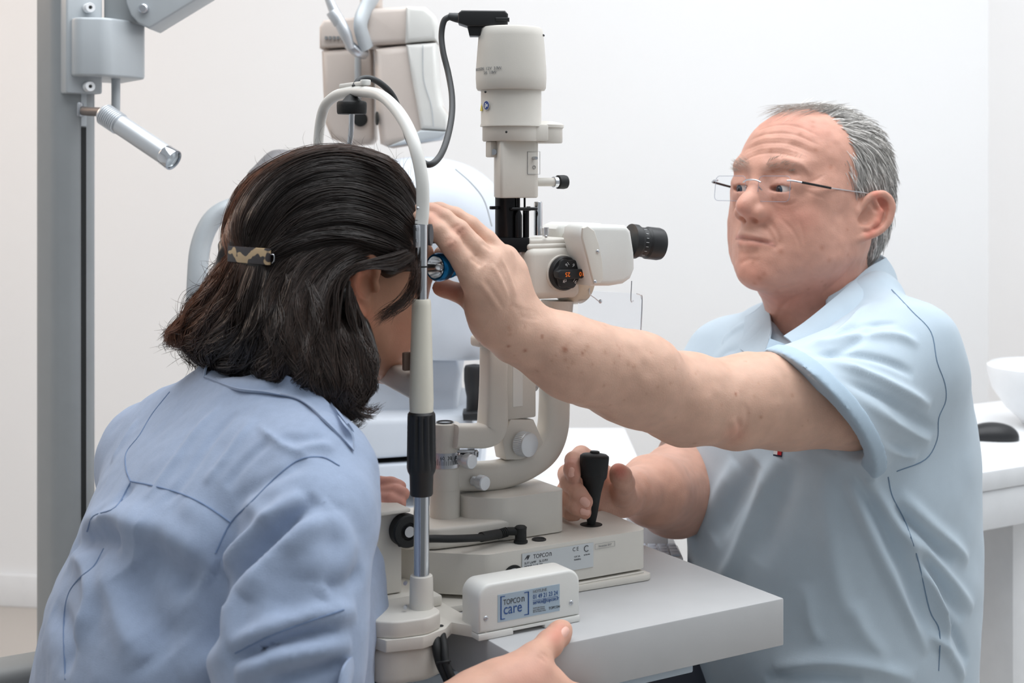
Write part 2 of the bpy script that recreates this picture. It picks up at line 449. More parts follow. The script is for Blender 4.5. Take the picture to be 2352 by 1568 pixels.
    def tint(s, c, w, pix=None, pts=None, a=1.):
        poly = s.line(pix) if pts is None else np.asarray(pts)
        if poly is None or len(poly) == 0: return
        if len(poly) == 1: poly = np.vstack([poly, poly+1e-5])
        m, d, t = s.dist(poly, w*3); g = (a*np.exp(-(d/w)**2))[:, None]; s.col[m] = s.col[m]*(1-g)+np.array(lin(c)[:3])*g
def merge(*bs):
    V = []; Q = []; C = []; n = 0
    for b in bs: V.append(b.V); Q.append(b.Q+n); n += len(b.V); C.append(b.col if b.col is not None else np.ones((len(b.V), 3)))
    r = Body(np.vstack(V), np.vstack(Q)); r.col = np.vstack(C); return r
def put_body(name, b, m, parent, label=None, smooth=180): return put(name, (b.V, b.Q), m, parent, smooth, label, b.col)
# ================================================================== THE ROOM
wl = np.array([-3.2, 4.19, 0]); wc = np.array([1.224, 3.58, 0]); bd = (wc-wl)/np.linalg.norm(wc-wl); bn = np.array([bd[1], -bd[0], 0])
MW = frame(wl, bd, -bn, U)
wlen = np.linalg.norm(wc-wl)
struct(put('wall_back', box((0, 0, 0), (wlen, .1, 3.0), M=MW), 'wall'))
rd = np.array([.35, -.94, 0]); rd /= np.linalg.norm(rd); rn = np.array([-rd[1], rd[0], 0])
MR = frame(wc, rd, rn, U)
struct(put('wall_right', box((0, 0, 0), (3.4, .1, 3.0), M=MR), 'wall'))
struct(put('wall_left', box((-3.32, -.6, 0), (-3.22, 4.19, 3.0)), 'wall'))
struct(put('floor', box((-3.4, -.6, -.05), (3.4, 4.6, 0)), 'floorl'))
struct(put('baseboard_back', box((0, -.014, 0), (wlen-.02, -.001, .09), .003, 2, M=MW), 'white'))
struct(put('baseboard_right', box((.01, -.014, 0), (3.4, -.001, .09), .003, 2, M=MR), 'white'))

# dark brown patch added over the floor at the right, under the desk
mt = put('floor_dark_patch', prism([(1.02, 2.62), (1.62, 2.5), (1.6, 3.36), (1.02, 3.52)], .001, .006, .002, 2), mat('dark_brown_floor', (96, 88, 82), .8))
tag(mt, 'dark brown patch of floor under the white desk by the corner', 'mat')
bagp = P(2275, 1562, 3.05)
g = lathe([(.01, 0), (.055, .004), (.06, .02), (.03, .034), (.012, .06)], 24, frame((bagp[0], bagp[1], .0065), (1, 0, 0), (0, 1, 0), U))
o = put('foot_pedal', g, 'rubber'); tag(o, 'small black round foot pedal on the dark floor patch at lower right', 'pedal')

# white desk at the right with a rounded bowl and a mouse
dk = thing('desk', 'long white desk with a shallow drawer front behind the man in the polo shirt', 'desk', (1.0, 2.4, 0))
de = np.array([.86, .51, 0]); de /= np.linalg.norm(de); dn = np.array([-de[1], de[0], 0])
MD = frame(P(2220, 1101, 2.18)*[1, 1, 0], de, dn, U)
put('desk_top', box((0, 0, .718), (.86, .46, .75), .003, 2, M=MD), 'white', dk)
put('drawer', box((.01, .004, .655), (.85, .44, .717), .002, 2, M=MD), 'white', dk)
for a in (.18, .78): put('leg', box((a, .06, 0), (a+.04, .40, .656), .003, 2, M=MD), 'white', dk)
bp = P(2400, 978, 2.60); bp[2] = .75
g = lathe([(.028, 0), (.04, .004), (.045, .012), (.07, .035), (.094, .07), (.103, .098), (.103, .112), (.096, .117), (.0935, .11), (.09, .095), (.06, .05), (.02, .03)], 56, frame(bp, (1, 0, 0), (0, 1, 0), U))
o = put('bowl', g, 'white'); tag(o, 'round white rounded bowl standing on the right end of the white desk', 'bowl')
mp = P(2282, 1010, 2.47); mp[2] = .75
s = SDF(mp-np.array([.06, .06, .01]), mp+np.array([.07, .07, .05]), .002)
s.ell(mp+[0, 0, .006], (.042, .026, .024), (np.array([.95, -.3, 0]), np.array([.3, .95, 0]), U), .004); s.cone(mp+[-.045, .0, .002], mp+[.02, .0, .002], .014, .014, .02)
s.ell(mp+[0, 0, -.05], (.2, .2, .0503), None, .001, True)
b = s.mesh(2); b.V[:, 2] = np.maximum(b.V[:, 2], .7502)
o = put('computer_mouse', (b.V, b.Q), 'black'); tag(o, 'black computer mouse on the white desk behind the man in light polo shirt', 'mouse')

# ================================================================== unit column on the left with lamp and arm
YP = 2.05
def PP(u, v): return P(u, v, YP)
stand = thing('instrument_stand', 'tall grey aluminium column on the left with a bracket and a lifting arm', 'stand', (PP(150, 0)[0], YP+.06, 0))
sa = np.array([.80, .60, 0]); sb = np.array([-.60, .80, 0])       # the column stands turned like the table
pc = PP(188, 0)*[1, 1, 0]                                          # its near vertical edge with the slot
MS = frame(pc, sa, sb, U)
def PSc(u, off=0.):       # x along sa for a pixel column, at depth offset off along sb
    k = (u-CX)/F; return (k*(pc[1]+sb[1]*off)-pc[0]-sb[0]*off)/(sa[0]-sa[1]*k)
wA = PSc(222)
# section: flat front with slot between 186 and 199, broad left face
poly = [(-.010, .0), (wA, 0), (wA, .105), (.0, .115), (-.030, .105), (-.046, .062), (-.036, .018)]
put('post', prism(poly, 0, 2.6, M=MS, rv=.010), 'postm', stand, 35)
put('slot', box((PSc(187, -.001), -.0012, .10), (PSc(198, -.001), .004, PP(0, 292)[2]), M=MS), 'dark', stand)
put('cover_strip', box((PSc(186, -.001), -.0016, PP(0, 290)[2]), (PSc(199, -.001), .003, PP(0, 214)[2]), .0005, 1, M=MS), 'postl', stand)
def zz(v, Y=YP): return P(0, v, Y)[2]
put('bracket', prism([(PSc(150, -.008), -.012), (PSc(236, -.02), -.02), (PSc(236, -.02), .09), (PSc(150, -.008), .09)], zz(216), zz(-60), .003, 2, M=MS, rv=.004), 'postl', stand, 35)
put('bracket_housing', prism([(PSc(172, -.03), -.03), (PSc(246, -.05), -.052), (PSc(338, -.02), -.018), (PSc(338, .0), .10), (PSc(172, -.03), .10)], zz(178), zz(45), .004, 3, M=MS, rv=.012), 'postl', stand, 35)
for v in (18, 199):
    c = P(204, v, YP-.018)
    n = -sb
    sc = put('screw', J(lathe([(.0072, -.012), (.0072, .0005), (.0068, .0012), (.0030, .0012), (.0030, -.001)], 24, axisM(c+n*.006, n)), lathe([(.0028, -.01), (.0028, -.0006)], 6, axisM(c+n*.0062, n))), 'white', stand)
    put('hex_socket', lathe([(.0024, 0), (.0024, .0005)], 6, axisM(c+n*.0056, n)), 'dark', sc)
# lifting arm, an outline of real width rising to the right behind
arm_poly = [(232, -12), (262, -40), (430, -40), (460, -6), (344, 66), (308, 50), (288, 2)]
def plate(pix, Y, th, rim=.003, M=None):
    """outline given on the picture plane at depth Y, given a thickness th away from us"""
    q = [(P(u, v, Y)[0], P(u, v, Y)[2]) for u, v in pix]
    A = np.array(q); area2 = sum(A[i-1][0]*A[i][1]-A[i][0]*A[i-1][1] for i in range(len(A)))
    if area2 < 0: q = q[::-1]
    return prism(q, 0, th, rim, 3, frame((0, Y+th, 0), (1, 0, 0), U, (0, -1, 0)), 0)
put('arm_shell', plate([(288, -30), (289, 6), (300, 34), (318, 54), (342, 66), (352, 60), (470, -12), (520, -60), (300, -60)], YP-.005, .07, .003), 'postl', stand, 35)
put('arm_inner', plate([(238, -50), (238, 44), (300, 52), (345, 62), (330, 30), (300, -50)], YP+.01, .035, .003), 'postm', stand, 35)
put('arm_pin', lathe([(.007, -.004), (.007, .004), (.005, .006)], 20, axisM(P(330, 20, YP-.008), (0, -1, 0))), 'steel', stand)
put('cable_tube', tube([P(266, 180, YP+.03), P(266, 240, YP+.03), P(264, 300, YP+.04)], .0065, 12), 'postl', stand)
# reading lamp
rl = thing('reading_lamp', 'silver tube reading lamp with ribbed collar on a short grey rod on the column', 'lamp', P(188, 255, YP-.03))
a = P(240, 262, YP-.075); b_ = P(395, 366, YP-.12); ax = (b_-a)/np.linalg.norm(b_-a); ln = np.linalg.norm(b_-a)
put('mount', box(P(182, 266, YP-.012)+[-.002, -.006, -.001], P(194, 236, YP+.002), .002, 2), 'steel', rl)
put('rod', tube([P(188, 254, YP-.006), P(205, 256, YP-.03), P(236, 258, YP-.06), P(252, 268, YP-.082)], .0066, 16), mat('rod_metal', (120, 112, 108), .5, .4), rl)
prof = [(.012, -.004)]
for i in range(9): z = i*.0034; prof += [(.0136, z), (.0158, z+.0009), (.0158, z+.0021), (.0136, z+.0030)]
put('ribbed_collar', lathe(prof+[(.0148, .032)], 36, axisM(a, ax)), 'alu', rl, 60)
put('lamp_tube', lathe([(.0142, .031), (.0142, ln-.014)], 36, axisM(a, ax)), 'alu', rl, 60)
put('lamp_head', lathe([(.0142, ln-.0142), (.0148, ln-.013), (.0152, ln), (.0150, ln+.003), (.0132, ln+.003), (.0128, ln-.001)], 36, axisM(a, ax), caps=True), 'chrome', rl, 40)
put('lens', lathe([(.0126, ln-.003), (.012, ln+.0004), (.006, ln+.002), (.001, ln+.0024)], 30, axisM(a, ax)), mat('lamp_lens', (190, 200, 205), .08, .3, coat=1.), rl)

# ================================================================== rear white table with the second instrument
rt = thing('side_table', 'low white table behind the slit lamp carrying the large pale instrument', 'table', (-.05, 2.35, 0))
put('table_top', box((-.42, 1.86, .672), (.232, 2.86, .70), .004, 2), 'white', rt)
for x, y in ((-.37, 1.92), (.17, 1.95), (-.37, 2.78), (.17, 2.78)): put('leg', box((x-.02, y-.02, 0), (x+.02, y+.02, .674), .003, 2), 'white', rt)
bx = put('card_box', box((.158, 1.93, .701), (.216, 2.02, .752), .001, 1), 'box'); tag(bx, 'small white card box on the low white table below the man\'s bent forearm', 'box')
kb = thing('keyboard', 'pale keyboard lying on the white table beside the grey slit lamp table', 'keyboard', (.19, 1.895, .70))
put('body', box((.06, 1.862, .7005), (.229, 1.925, .708), .002, 2), 'white', kb)
ks = []
for i in range(12):
    for j in range(4): ks.append(box((.064+i*.0136, 1.866+j*.0142, .708), (.0755+i*.0136, 1.8775+j*.0142, .7115), .001, 1))
put('keys', J(*ks), 'key', kb)['kind'] = 'stuff'

# big pale autorefractor: its own frame turned with the room
YA = 2.30
ar = thing('autorefractor', 'large pale blue-white eye testing instrument behind the woman with a curved headrest frame', 'instrument', P(960, 1090, YA)*[1, 1, 0]+[0, 0, .70])
def hull(pix, Y, th, rim, m, name, par, label=None, sm=35): return put(name, plate(pix, Y, th, rim), m, par, sm, label)
s = SDF(P(700, 800, 2.45)*[1, 0, 0]+[0, 2.12, .82], (.16, 2.66, 1.30), .005)
cY = 2.34
def bodyshape(s, pts, hw, cy, k=.02):
    for (u, v, r) in pts:
        c = P(u, v, cy); s.cone(c+[0, -hw+r, 0], c+[0, hw-r, 0], r, r, k)
bodyshape(s, [(1040, 520, .095), (980, 505, .10), (900, 520, .10), (1065, 600, .085), (1060, 720, .075), (1085, 655, .07), (930, 720, .12), (1010, 740, .08), (900, 640, .12), (1078, 770, .045)], .155, cy=cY, k=.05)
s.f = np.maximum(s.f, (ZC-(826-HY)/F*2.2 - s.ax[2])[None, None, :].astype(np.float32))
b = s.mesh(6)
put('measuring_head', (b.V, b.Q), 'autow', ar)
put('neck', plate([(850, 824), (1050, 824), (1058, 860), (1052, 900), (1050, 1000), (1060, 1020), (820, 1020), (825, 860)], 2.24, .20, .01), 'autow', ar, 35)
put('lower_housing', plate([(700, 985), (820, 960), (1060, 955), (1085, 968), (1100, 1000), (1100, 1040), (690, 1068)], 2.17, .30, .012), 'autow', ar, 35)
put('base_gap', plate([(705, 1072), (1098, 1046), (1098, 1060), (705, 1083)], 2.185, .27, .002), 'dark', ar)
put('base', plate([(700, 1079), (1104, 1055), (1108, 1080), (1108, 1128), (700, 1134)], 2.165, .32, .004), 'autow', ar, 35)
put('side_seam', tube([P(1046, 388, 2.165), P(1082, 420, 2.165), P(1112, 460, 2.17), P(1130, 520, 2.17)], .0012, 6), 'postl', ar)
g = lathe([(.016, 0), (.018, .004), (.013, .008), (.0125, .035), (.0145, .045), (.0165, .06), (.0165, .078), (.0145, .083), (.004, .085)], 30, frame(P(1090, 962, 2.16), (1, 0, 0), (0, 1, 0), U))
put('joystick', g, 'black', ar)
put('joystick_base', plate([(1062, 950), (1120, 945), (1128, 960), (1120, 966), (1064, 966)], 2.13, .05, .002), 'black', ar, 35)
# its headrest arch towards the left
arc = [P(466, 820, 2.0), P(452, 740, 2.0), P(453, 640, 2.0), P(462, 560, 2.01), P(492, 500, 2.02), P(545, 474, 2.03), P(620, 470, 2.06), P(700, 500, 2.1), P(760, 560, 2.14)]
put('headrest_arch', tube(arc, .0118, 20, 8, rect=(1.25, 1.0)), 'postl', ar)
put('arch_foot', tube([P(466, 815, 2.0), P(500, 900, 2.05), P(600, 1000, 2.12), P(720, 1030, 2.2)], .014, 16), 'postl', ar)
s = SDF(P(500, 500, 2.0)-[.02, .06, .02], P(720, 330, 2.0)+[.06, .12, .03], .003)
s.chain([P(590, 448, 2.03), P(602, 415, 2.04), P(640, 385, 2.06), P(700, 380, 2.1)], [.012, .018, .022, .024], .02, flat=((0, 1, 0), .55)); s.cone(P(535, 458, 2.0), P(600, 456, 2.03), .004, .012, .01)
b = s.mesh(2); put('forehead_pad', (b.V, b.Q), 'greypad', ar, label='grey soft forehead pad')

# ================================================================== phoropter hanging at the top
YH = 2.35
ph = thing('phoropter', 'pale hanging phoropter with two tall lens housings on a jointed arm above the woman', 'instrument', P(880, 330, YH))
def soft(pix, Y, th, rim, m, name, par, label=None): return put(name, plate(pix, Y, th, rim), m, par, 50, label)
soft([(733, 62), (742, 46), (826, 38), (832, 50), (832, 106), (733, 110)], YH+.02, .09, .006, 'phor', 'upper_housing', ph)
soft([(737, 116), (856, 106), (858, 318), (848, 330), (805, 334), (760, 318), (744, 280), (740, 200)], YH+.02, .09, .012, 'phor', 'lens_housing', ph)
soft([(836, 30), (845, 18), (940, 13), (975, 18), (997, 34), (1001, 60), (1000, 92), (930, 100), (836, 104)], YH-.06, .13, .010, 'phor', 'upper_housing', ph)
soft([(859, 110), (930, 102), (1001, 96), (1004, 190), (1012, 238), (1028, 262), (1026, 300), (1008, 318), (890, 338), (872, 330), (862, 250)], YH-.06, .13, .014, 'phor', 'lens_housing', ph)
soft([(932, 102), (1002, 97), (1005, 190), (1013, 240), (1029, 264), (1027, 300), (966, 296), (956, 240), (942, 165)], YH-.070, .10, .008, 'creamw', 'side_cover', ph, 'white moulded side cover')
soft([(932, 14), (976, 15), (999, 36), (1003, 60), (1002, 91), (930, 98)], YH-.070, .10, .008, 'creamw', 'side_cover', ph, 'white moulded side cover')
soft([(888, 337), (925, 322), (966, 298), (1027, 302), (1009, 319)], YH-.069, .09, .004, 'postl', 'lower_bevel', ph, 'grey lower edge')
put('parting_line', tube([P(971, 104, YH-.0715), P(973, 180, YH-.0715), P(990, 240, YH-.0715), P(996, 292, YH-.0715)], .0007, 6), 'postl', ph)
put('viewing_window', lathe([(.012, 0), (.0125, .002), (.0105, .003)], 28, axisM(P(828, 274, YH+.017), (0, -1, 0))), 'dark', ph)
put('viewing_window', lathe([(.011, 0), (.0115, .002), (.0105, .003)], 28, axisM(P(868, 272, YH-.062), (-1, -.25, 0))), 'dark', ph)
put('marking', J(*[box(P(746+i*9, 90, YH+.0125), P(753+i*9, 84, YH+.0195)) for i in range(7)]), 'inkl', ph)
put('hanger', tube([P(842, 110, YH-.06), P(828, 60, YH-.075), P(840, 20, YH-.06), P(870, -30, YH-.04)], .012, 16, rect=(1.2, .8)), 'postl', ph)
put('joint', tube([P(748, -20, YH-.08), P(768, 26, YH-.08), P(792, 74, YH-.08), P(806, 112, YH-.075)], [.006, .0085, .010, .006], 16), 'alu', ph)
put('joint_collar', cyl(P(764, 26, YH-.08), P(780, 56, YH-.08), .0115, .0095, bev=.001), 'alu', ph)
put('clamp', tube([P(800, 100, YH-.07), P(820, 118, YH-.065), P(838, 124, YH-.05)], .009, 14), 'steel', ph)
put('front_rail', tube([P(822, 120, YH-.0), P(822, 180, YH-.0), P(822, 235, YH+.01)], .006, 12), 'postl', ph)
put('hanger_post', box(P(826, 20, YH+.0)+[0, 0, 0], P(880, -90, YH+.05), .006, 3), 'phor', ph)

# ================================================================== grey slit lamp table
tb = thing('instrument_table', 'light grey square-edged motorised table carrying the slit lamp', 'table', I(.22, 0, -TT))
put('table_top', box((.05, -.2155, -.050), (.384, .235, 0), .0018, 2, M=MI), 'ctable', tb)
put('drawer_box', box((.098, -.155, -.068), (.335, .2, -.0495), .002, 2, M=MI), 'bluegrey', tb)
put('drawer_rail', box((.11, -.145, -.078), (.325, .19, -.0675), .001, 1, M=MI), 'dark', tb)
put('lower_shelf', box((.10, -.150, -.086), (.315, .19, -.0775), .002, 2, M=MI), 'bluegrey', tb)
put('column', box((-.012, -.10, -.64), (.20, .13, -.051), .004, 2, M=MI), 'bluegrey', tb)
put('foot', box((-.12, -.24, -TT), (.36, .24, -.64), .006, 3, M=MI), 'postl', tb)
# ================================================================== CHIN REST UNIT (clamped to the table's left edge)
cr = thing('chin_rest', 'cream chin rest with a tall arched frame on the left edge of the grey table', 'chin rest', I(0, 0, 0))
NS, FS = -.125, .125
hz = lambda v, s=NS: L(968, v, s)[2]
ux, uy, uz = (1, 0, 0), (0, 1, 0), (0, 0, 1)
def upright(s, du=0):
    def A(v): return L(968+du, v, s)
    t = T_(968, NS)
    O = lambda v: hz(v)
    c = lambda: frame(I(t, s, 0), E, D, U)
    q = [(.0112, O(1442)), (.0128, O(1436)), (.0118, O(1400)), (.0112, O(1328)), (.0106, O(1321)), (.0080, O(1320))]
    put('socket', lathe(q, 40, c()), 'cream', cr)
    put('lower_tube', lathe([(.0076, O(1324)), (.0076, O(1130))], 36, c()), 'chrome', cr)
    k = put('height_knob', lathe([(.0104, O(1137)), (.0112, O(1133)), (.0116, O(1090)), (.0134, O(1082)), (.0142, O(1074)), (.0140, O(1030)), (.0136, O(958)), (.0134, O(950)), (.0118, O(945))], 96, c(), flute=12, fdepth=.0022, frange=(O(1072), O(956))), 'black', cr, 30, 'black ribbed height adjusting collar')
    put('sleeve', lathe([(.0114, O(946)), (.0118, O(920)), (.0112, O(850)), (.0094, O(700)), (.0090, O(690)), (.0084, O(687)), (.007, O(687))], 40, c()), 'ivory', cr)
    put('upper_tube', lathe([(.0060, O(690)), (.0060, O(505))], 32, c()), 'chrome', cr)
    put('tube_ring', lathe([(.0060, O(614)), (.0063, O(613)), (.0063, O(611)), (.0060, O(610))], 32, c()), 'dark', cr)
upright(NS); upright(FS)
arcp = [(T_(968, NS), NS, hz(515)), (T_(971, NS), NS, hz(480)), (T_(970, NS), NS+.0005, hz(413))]
for u, v, s_ in [(956, 346, -.1165), (937, 294, -.098), (910, 251, -.072), (876, 220, -.038), (839, 211, 0), (802, 211, .0417), (766, 223, .083), (742, 254, .112)]:
    arcp.append(tuple(L(u, v, s_)))
arcp += [(0, FS, arcp[-1][2]-.035), (T_(968, NS), FS, hz(430)), (T_(968, NS), FS, hz(515))]
put('arch', xf(tube(arcp, [.0064]*4+[.0064, .0062]+[.0058]*8, 20, 8), MI), 'creamw', cr)
c_ = L(812, 203, .033)
put('arch_clip', xf(J(box(c_+[-.004, -.034, .0015], c_+[.004, .030, .0062], .0015, 2), cyl(c_+[0, -.030, .002], c_+[0, -.030, .0075], .0055, bev=.001)), MI), 'creamw', cr)
kp = L(808, 262, .028)
kn = put('fixation_knob', xf(lathe([(.0015, .022), (.006, .019), (.0098, .0145), (.0145, .0135), (.0158, .012), (.0160, .009), (.0158, .002), (.0150, 0), (.004, 0)][::-1], 36, frame(kp, ux, uy, uz)), MI), 'rubber', cr, 40, 'black round knob under the arch')
put('fixation_rod', xf(tube([kp+[0, 0, .002], kp+[.0, .002, -.02], kp+[-.003, .004, -.05], kp+[-.004, .004, -.11]], .0030, 14), MI), 'chrome', kn)
# forehead band and its chrome clip
fb = [(.012, NS, hz(540)), (.020, -.10, hz(540)), (.060, -.08, hz(535)), (.074, 0, hz(533)), (.060, .08, hz(535)), (.020, .10, hz(540)), (.012, FS, hz(540))]
put('forehead_band', xf(tube(fb, .006, 12, 6, rect=(1.8, .35), ref=(0, 0, 1)), MI), 'greypad', cr)
q = L(956, 540, NS-.002)
cl = put('clip', xf(J(box(q+[-.002, -.003, -.012], q+[.0035, .003, .010], .0012, 2)), MI), 'steel', cr)
put('clip_screws', xf(J(cyl(q+[-.0005, -.003, .006], q+[-.0005, -.0045, .006], .0018), cyl(q+[-.0005, -.003, -.005], q+[-.0005, -.0045, -.005], .0018)), MI), 'steel', cl)
q = L(960, 478, NS-.0062); put('screw', xf(ball(q, .0016, 12), MI), 'steel', cr)
# chin cup on a cross bar
hb = hz(886)
put('chin_bar', xf(tube([(.002, NS+.006, hb-.002), (.006, -.07, hb+.0), (.012, 0, hb+.001), (.006, .07, hb), (.002, FS-.006, hb-.002)], [.0135, .0125, .011, .0125, .0135], 20, 8, rect=(1.0, .75), ref=(0, 0, 1), sq=3.5), MI), 'cream', cr, 50)
put('chin_cup', xf(box((.0, -.04, hb+.008), (.055, .04, hb+.014), .0028, 3), MI), 'cream', cr)
q = L(934, 832, -.112)
put('canthus_mark', xf(J(box(q+[-.004, -.003, -.008], q+[.005, .003, .010], .0015, 2)), MI), mat('brown_bracket', (120, 100, 88), .5), cr)
# foot lobes, plate, cover box on the table
def tsp(pix, v0=None): return pix
h0, h1 = .0105, .030
plate_poly = [(-.060, -.12), (-.050, -.152), (-.015, -.160), (.014, -.150), (.028, -.136), (.040, -.156), (.048, -.168), (.05, -.167), (.05, .1545), (.042, .15), (.014, .150), (-.015, .160), (-.050, .152), (-.060, .12)]
put('base_plate', xf(prism(plate_poly, .0005, .0115, .001, 2, rv=.006), MI), 'cream', cr, 30)
lob = []
for sg in (1, -1):
    pl = [(-.058, sg*-.085), (-.056, sg*-.140), (-.040, sg*-.153), (-.008, sg*-.157), (.012, sg*-.146), (.016, sg*-.112), (.012, sg*-.085)]
    if sg < 0: pl = pl[::-1]
    lob.append(prism(pl, .0115, .0275, .002, 3, rv=.006))
    pl2 = [(-.055, sg*-.04), (-.055, sg*-.140), (-.040, sg*-.151), (-.006, sg*-.155), (.020, sg*-.143), (.024, sg*-.04)]
    if sg < 0: pl2 = pl2[::-1]
    put('foot_lobe', xf(prism(pl2, -.034, .0, .009, 4, rv=.008), MI), 'cream', cr, 35)
for g in lob: put('foot_cap', xf(g, MI), 'cream', cr, 35)
put('cross_base', xf(box((-.058, -.086, .0115), (.045, .086, .0225), .002, 2), MI), 'cream', cr, 35)
for v in (1337, 1392):
    q = L(932, v, NS-.003); put('screw', J(cyl(I(*q), I(*q)-(E*.6+D*.8)*.004, .0018, segs=18)), 'steel', cr)
# walking-figure mark on the foot
q = I(*L(900, 1392, -.1395)); fm = frame(I(-.0585, -.120, .020), D, U, -E)
fig = J(xf(ball((0, .0056, .0002), .0011, 10, sc=(1, 1, .2)), fm), xf(tube([(0, .0045, .0001), (0, 0, .0001)], .0007, 6, 1), fm), xf(tube([(0, 0, .0001), (-.0018, -.0055, .0001)], .0005, 6, 1), fm), xf(tube([(0, 0, .0001), (.0018, -.0055, .0001)], .0005, 6, 1), fm), xf(tube([(-.002, .001, .0001), (0, .004, .0001), (.002, .001, .0001)], .0004, 6, 1), fm))
put('figure_mark', fig, 'ink', cr)
# cover box with sticker
sb0 = -.169; tb0, tb1 = T_(1063, sb0+.031), T_(1332, sb0)
cv = put('cover_box', xf(prism([(tb0, .0072), (tb0, .054), (tb1, .054), (tb1, .0072)], 0, .036, .0015, 3, frame((0, sb0+.036, 0), ux, uz, (0, -1, 0))), MI), 'creamw', cr, 35) if False else None
def roundtop(t0, t1, z0, z1, R, n=10):
    p = [(t0, z0), (t1, z0)]
    p += [(t1-R+R*math.cos(a), z1-R+R*math.sin(a)) for a in np.linspace(0, math.pi/2, n)]
    p += [(t0+R+R*math.cos(a), z1-R+R*math.sin(a)) for a in np.linspace(math.pi/2, math.pi, n)]
    return p
cv = put('cover_box', xf(prism(roundtop(tb0, tb1, .0070, .0535, .014), 0, .034, .003, 3, frame((0, sb0+.034, 0), ux, uz, (0, -1, 0))), MI), 'creamw', cr, 40)
put('cover_base', xf(J(box((tb0, sb0-.0004, .0003), (T_(1179, sb0), sb0+.034, .0067), .001, 2), box((T_(1251, sb0), sb0-.0004, .0003), (tb1, sb0+.034, .0067), .001, 2), box((T_(1178, sb0), sb0-.0004, .0042), (T_(1252, sb0), sb0+.034, .0067))), MI), 'creamw', cr, 35)
for uu, vv in ((1116, 1420), (1312, 1384)):
    q = L(uu, vv, sb0); put('screw', xf(J(ball(q, .0026, 16, sc=(1, .45, 1)), box(q+[-.0016, -.0014, -.0003], q+[.0016, -.0006, .0003]), box(q+[-.0003, -.0014, -.0016], q+[.0003, -.0006, .0016])), MI), 'steel', cv)
# sticker: local x along t, y up, on the near face
qa = L(1143, 1364, sb0); qb = L(1285, 1340, sb0); z_top = L(1143, 1366, sb0)[2]; z_bot = L(1143, 1429, sb0)[2]
lt, lw, lh = qa[0], qb[0]-qa[0], z_top-z_bot
st = put('sticker', xf(box((lt, sb0-.0004, z_bot), (lt+lw, sb0+.0005, z_top)), MI), 'label', cv, label='pale blue service sticker')
def face(x, y, off=.0006, s0=sb0): return frame(I(x, s0-off, y), E, U, -D)
def fx(a, b): return face(lt+a*lw, z_bot+b*lh)
put('lettering', J(text('TOPCO', .0074, fx(.085, .60), xs=.76), text('n', .0100, fx(.372, .60), xs=.80)), 'ink', st)
put('lettering', text('care', .0150, fx(.085, .25), xs=.82), 'navy', st)
br = lambda x0, x1, y0, y1: xf(box((lt+x0*lw, sb0-.0007, z_bot+y0*lh), (lt+x1*lw, sb0-.0003, z_bot+y1*lh)), MI)
put('bracket_print', J(br(.040, .058, .08, .93), br(.04, .11, .90, .93), br(.04, .11, .08, .11)), 'navy', st)
put('bracket_print', J(br(.478, .496, .08, .93), br(.42, .496, .90, .93), br(.42, .496, .08, .11)), 'navy', st)
put('lettering', text('HOTLINE', .0041, fx(.56, .84), xs=.95), 'inkl', st)
put('lettering', J(text('01 49 21 23 24', .0060, fx(.56, .62), xs=.79), br(.56, .96, .555, .562), text('service@topcon.fr', .0054, fx(.56, .42), xs=.74)), 'navy', st)
put('lettering', J(text('TOPCON France', .0019, fx(.56, .25)), text('Lyon Paris Nantes', .0019, fx(.56, .18)), text('92110 Clichy cedex', .0019, fx(.56, .11))), 'inkl', st)
put('lettering', text('TOPCON', .0036, fx(.82, .12), xs=.86), 'ink', st)

# ================================================================== SLIT LAMP
sl = thing('slit_lamp', 'cream slit lamp microscope with black light column on a wide stage, on the grey table', 'slit lamp', I(.18, 0, 0))
def SL(name, g, m='cream', sm=35, label=None, par=None): return put(name, xf(g, MI), m, par or sl, sm, label)
# rail plate and stage
SL('rail_plate', J(prism([(-.01, -.078), (.298, -.092), (.304, -.088), (.304, .13), (-.01, .13)], .0005, .0075, .001, 2), box((.18, -.086, .0074), (.297, -.076, .0095), .0006, 1)))
stg = SL('stage', prism([(.088, -.074), (.100, -.083), (.296, -.0845), (.303, -.078), (.310, .0), (.302, .085), (.05, .085), (.026, .02), (.045, -.036)], .0120, .0545, .0075, 5, rv=.008))
SL('axle', cyl((.130, -.075, .027), (.130, -.118, .027), .0095), 'postl')
SL('axle_hole', cyl((.130, -.079, .027), (.130, -.0842, .027), .0128), 'dark')
# type label
s0 = -.0858
def sface(u, v, off=.0008):
    q = L(u, v, s0); return frame(I(q[0], s0-(q[0]-.100)*.0077+.0028-off, q[2]), E-D*.0077, U, -D-E*.0077)
q0 = L(1201, 1284, s0); q1 = L(1364, 1252, s0); q2 = L(1364, 1306, s0)
MF = sface(1201, 1330)
w_ = q1[0]-q0[0]; hL = .0262
tl = put('type_label', xf(box((0, 0, -.0003), (w_, hL, .0003)), MF), 'labelw', sl, 0, 'silver type label')
def onl(x, y): return MF @ Matrix.Translation((x*w_, y*hL, .0004))
put('lettering', J(text('TOPCO', .0062, onl(.15, .74), xs=.9), text('n', .0083, onl(.372, .74), xs=.8), xf(prism([(0, 0), (.0035, .0045), (.006, .0045), (.0035, .002), (.007, .0045), (.0045, 0), (.003, 0), (.004, .0022)], 0, .0002), onl(.03, .74))), 'ink', tl)
put('lettering', J(text('SLIT LAMP    SL-D701', .0032, onl(.03, .56)), text('MODEL 2 / SL-D2', .003, onl(.03, .43)), text('12V 5A', .0026, onl(.72, .5)), text('50/60Hz', .0026, onl(.72, .38)), text('C E', .0058, onl(.70, .77), xs=.9), text('INTERTEK', .0018, onl(.86, .52))), 'ink', tl)
put('emblem', xf(tube([(math.cos(a)*.0030, math.sin(a)*.0030, .0002) for a in np.linspace(.8, 5.5, 14)], .0004, 6, 2), onl(.90, .80)), 'ink', tl)
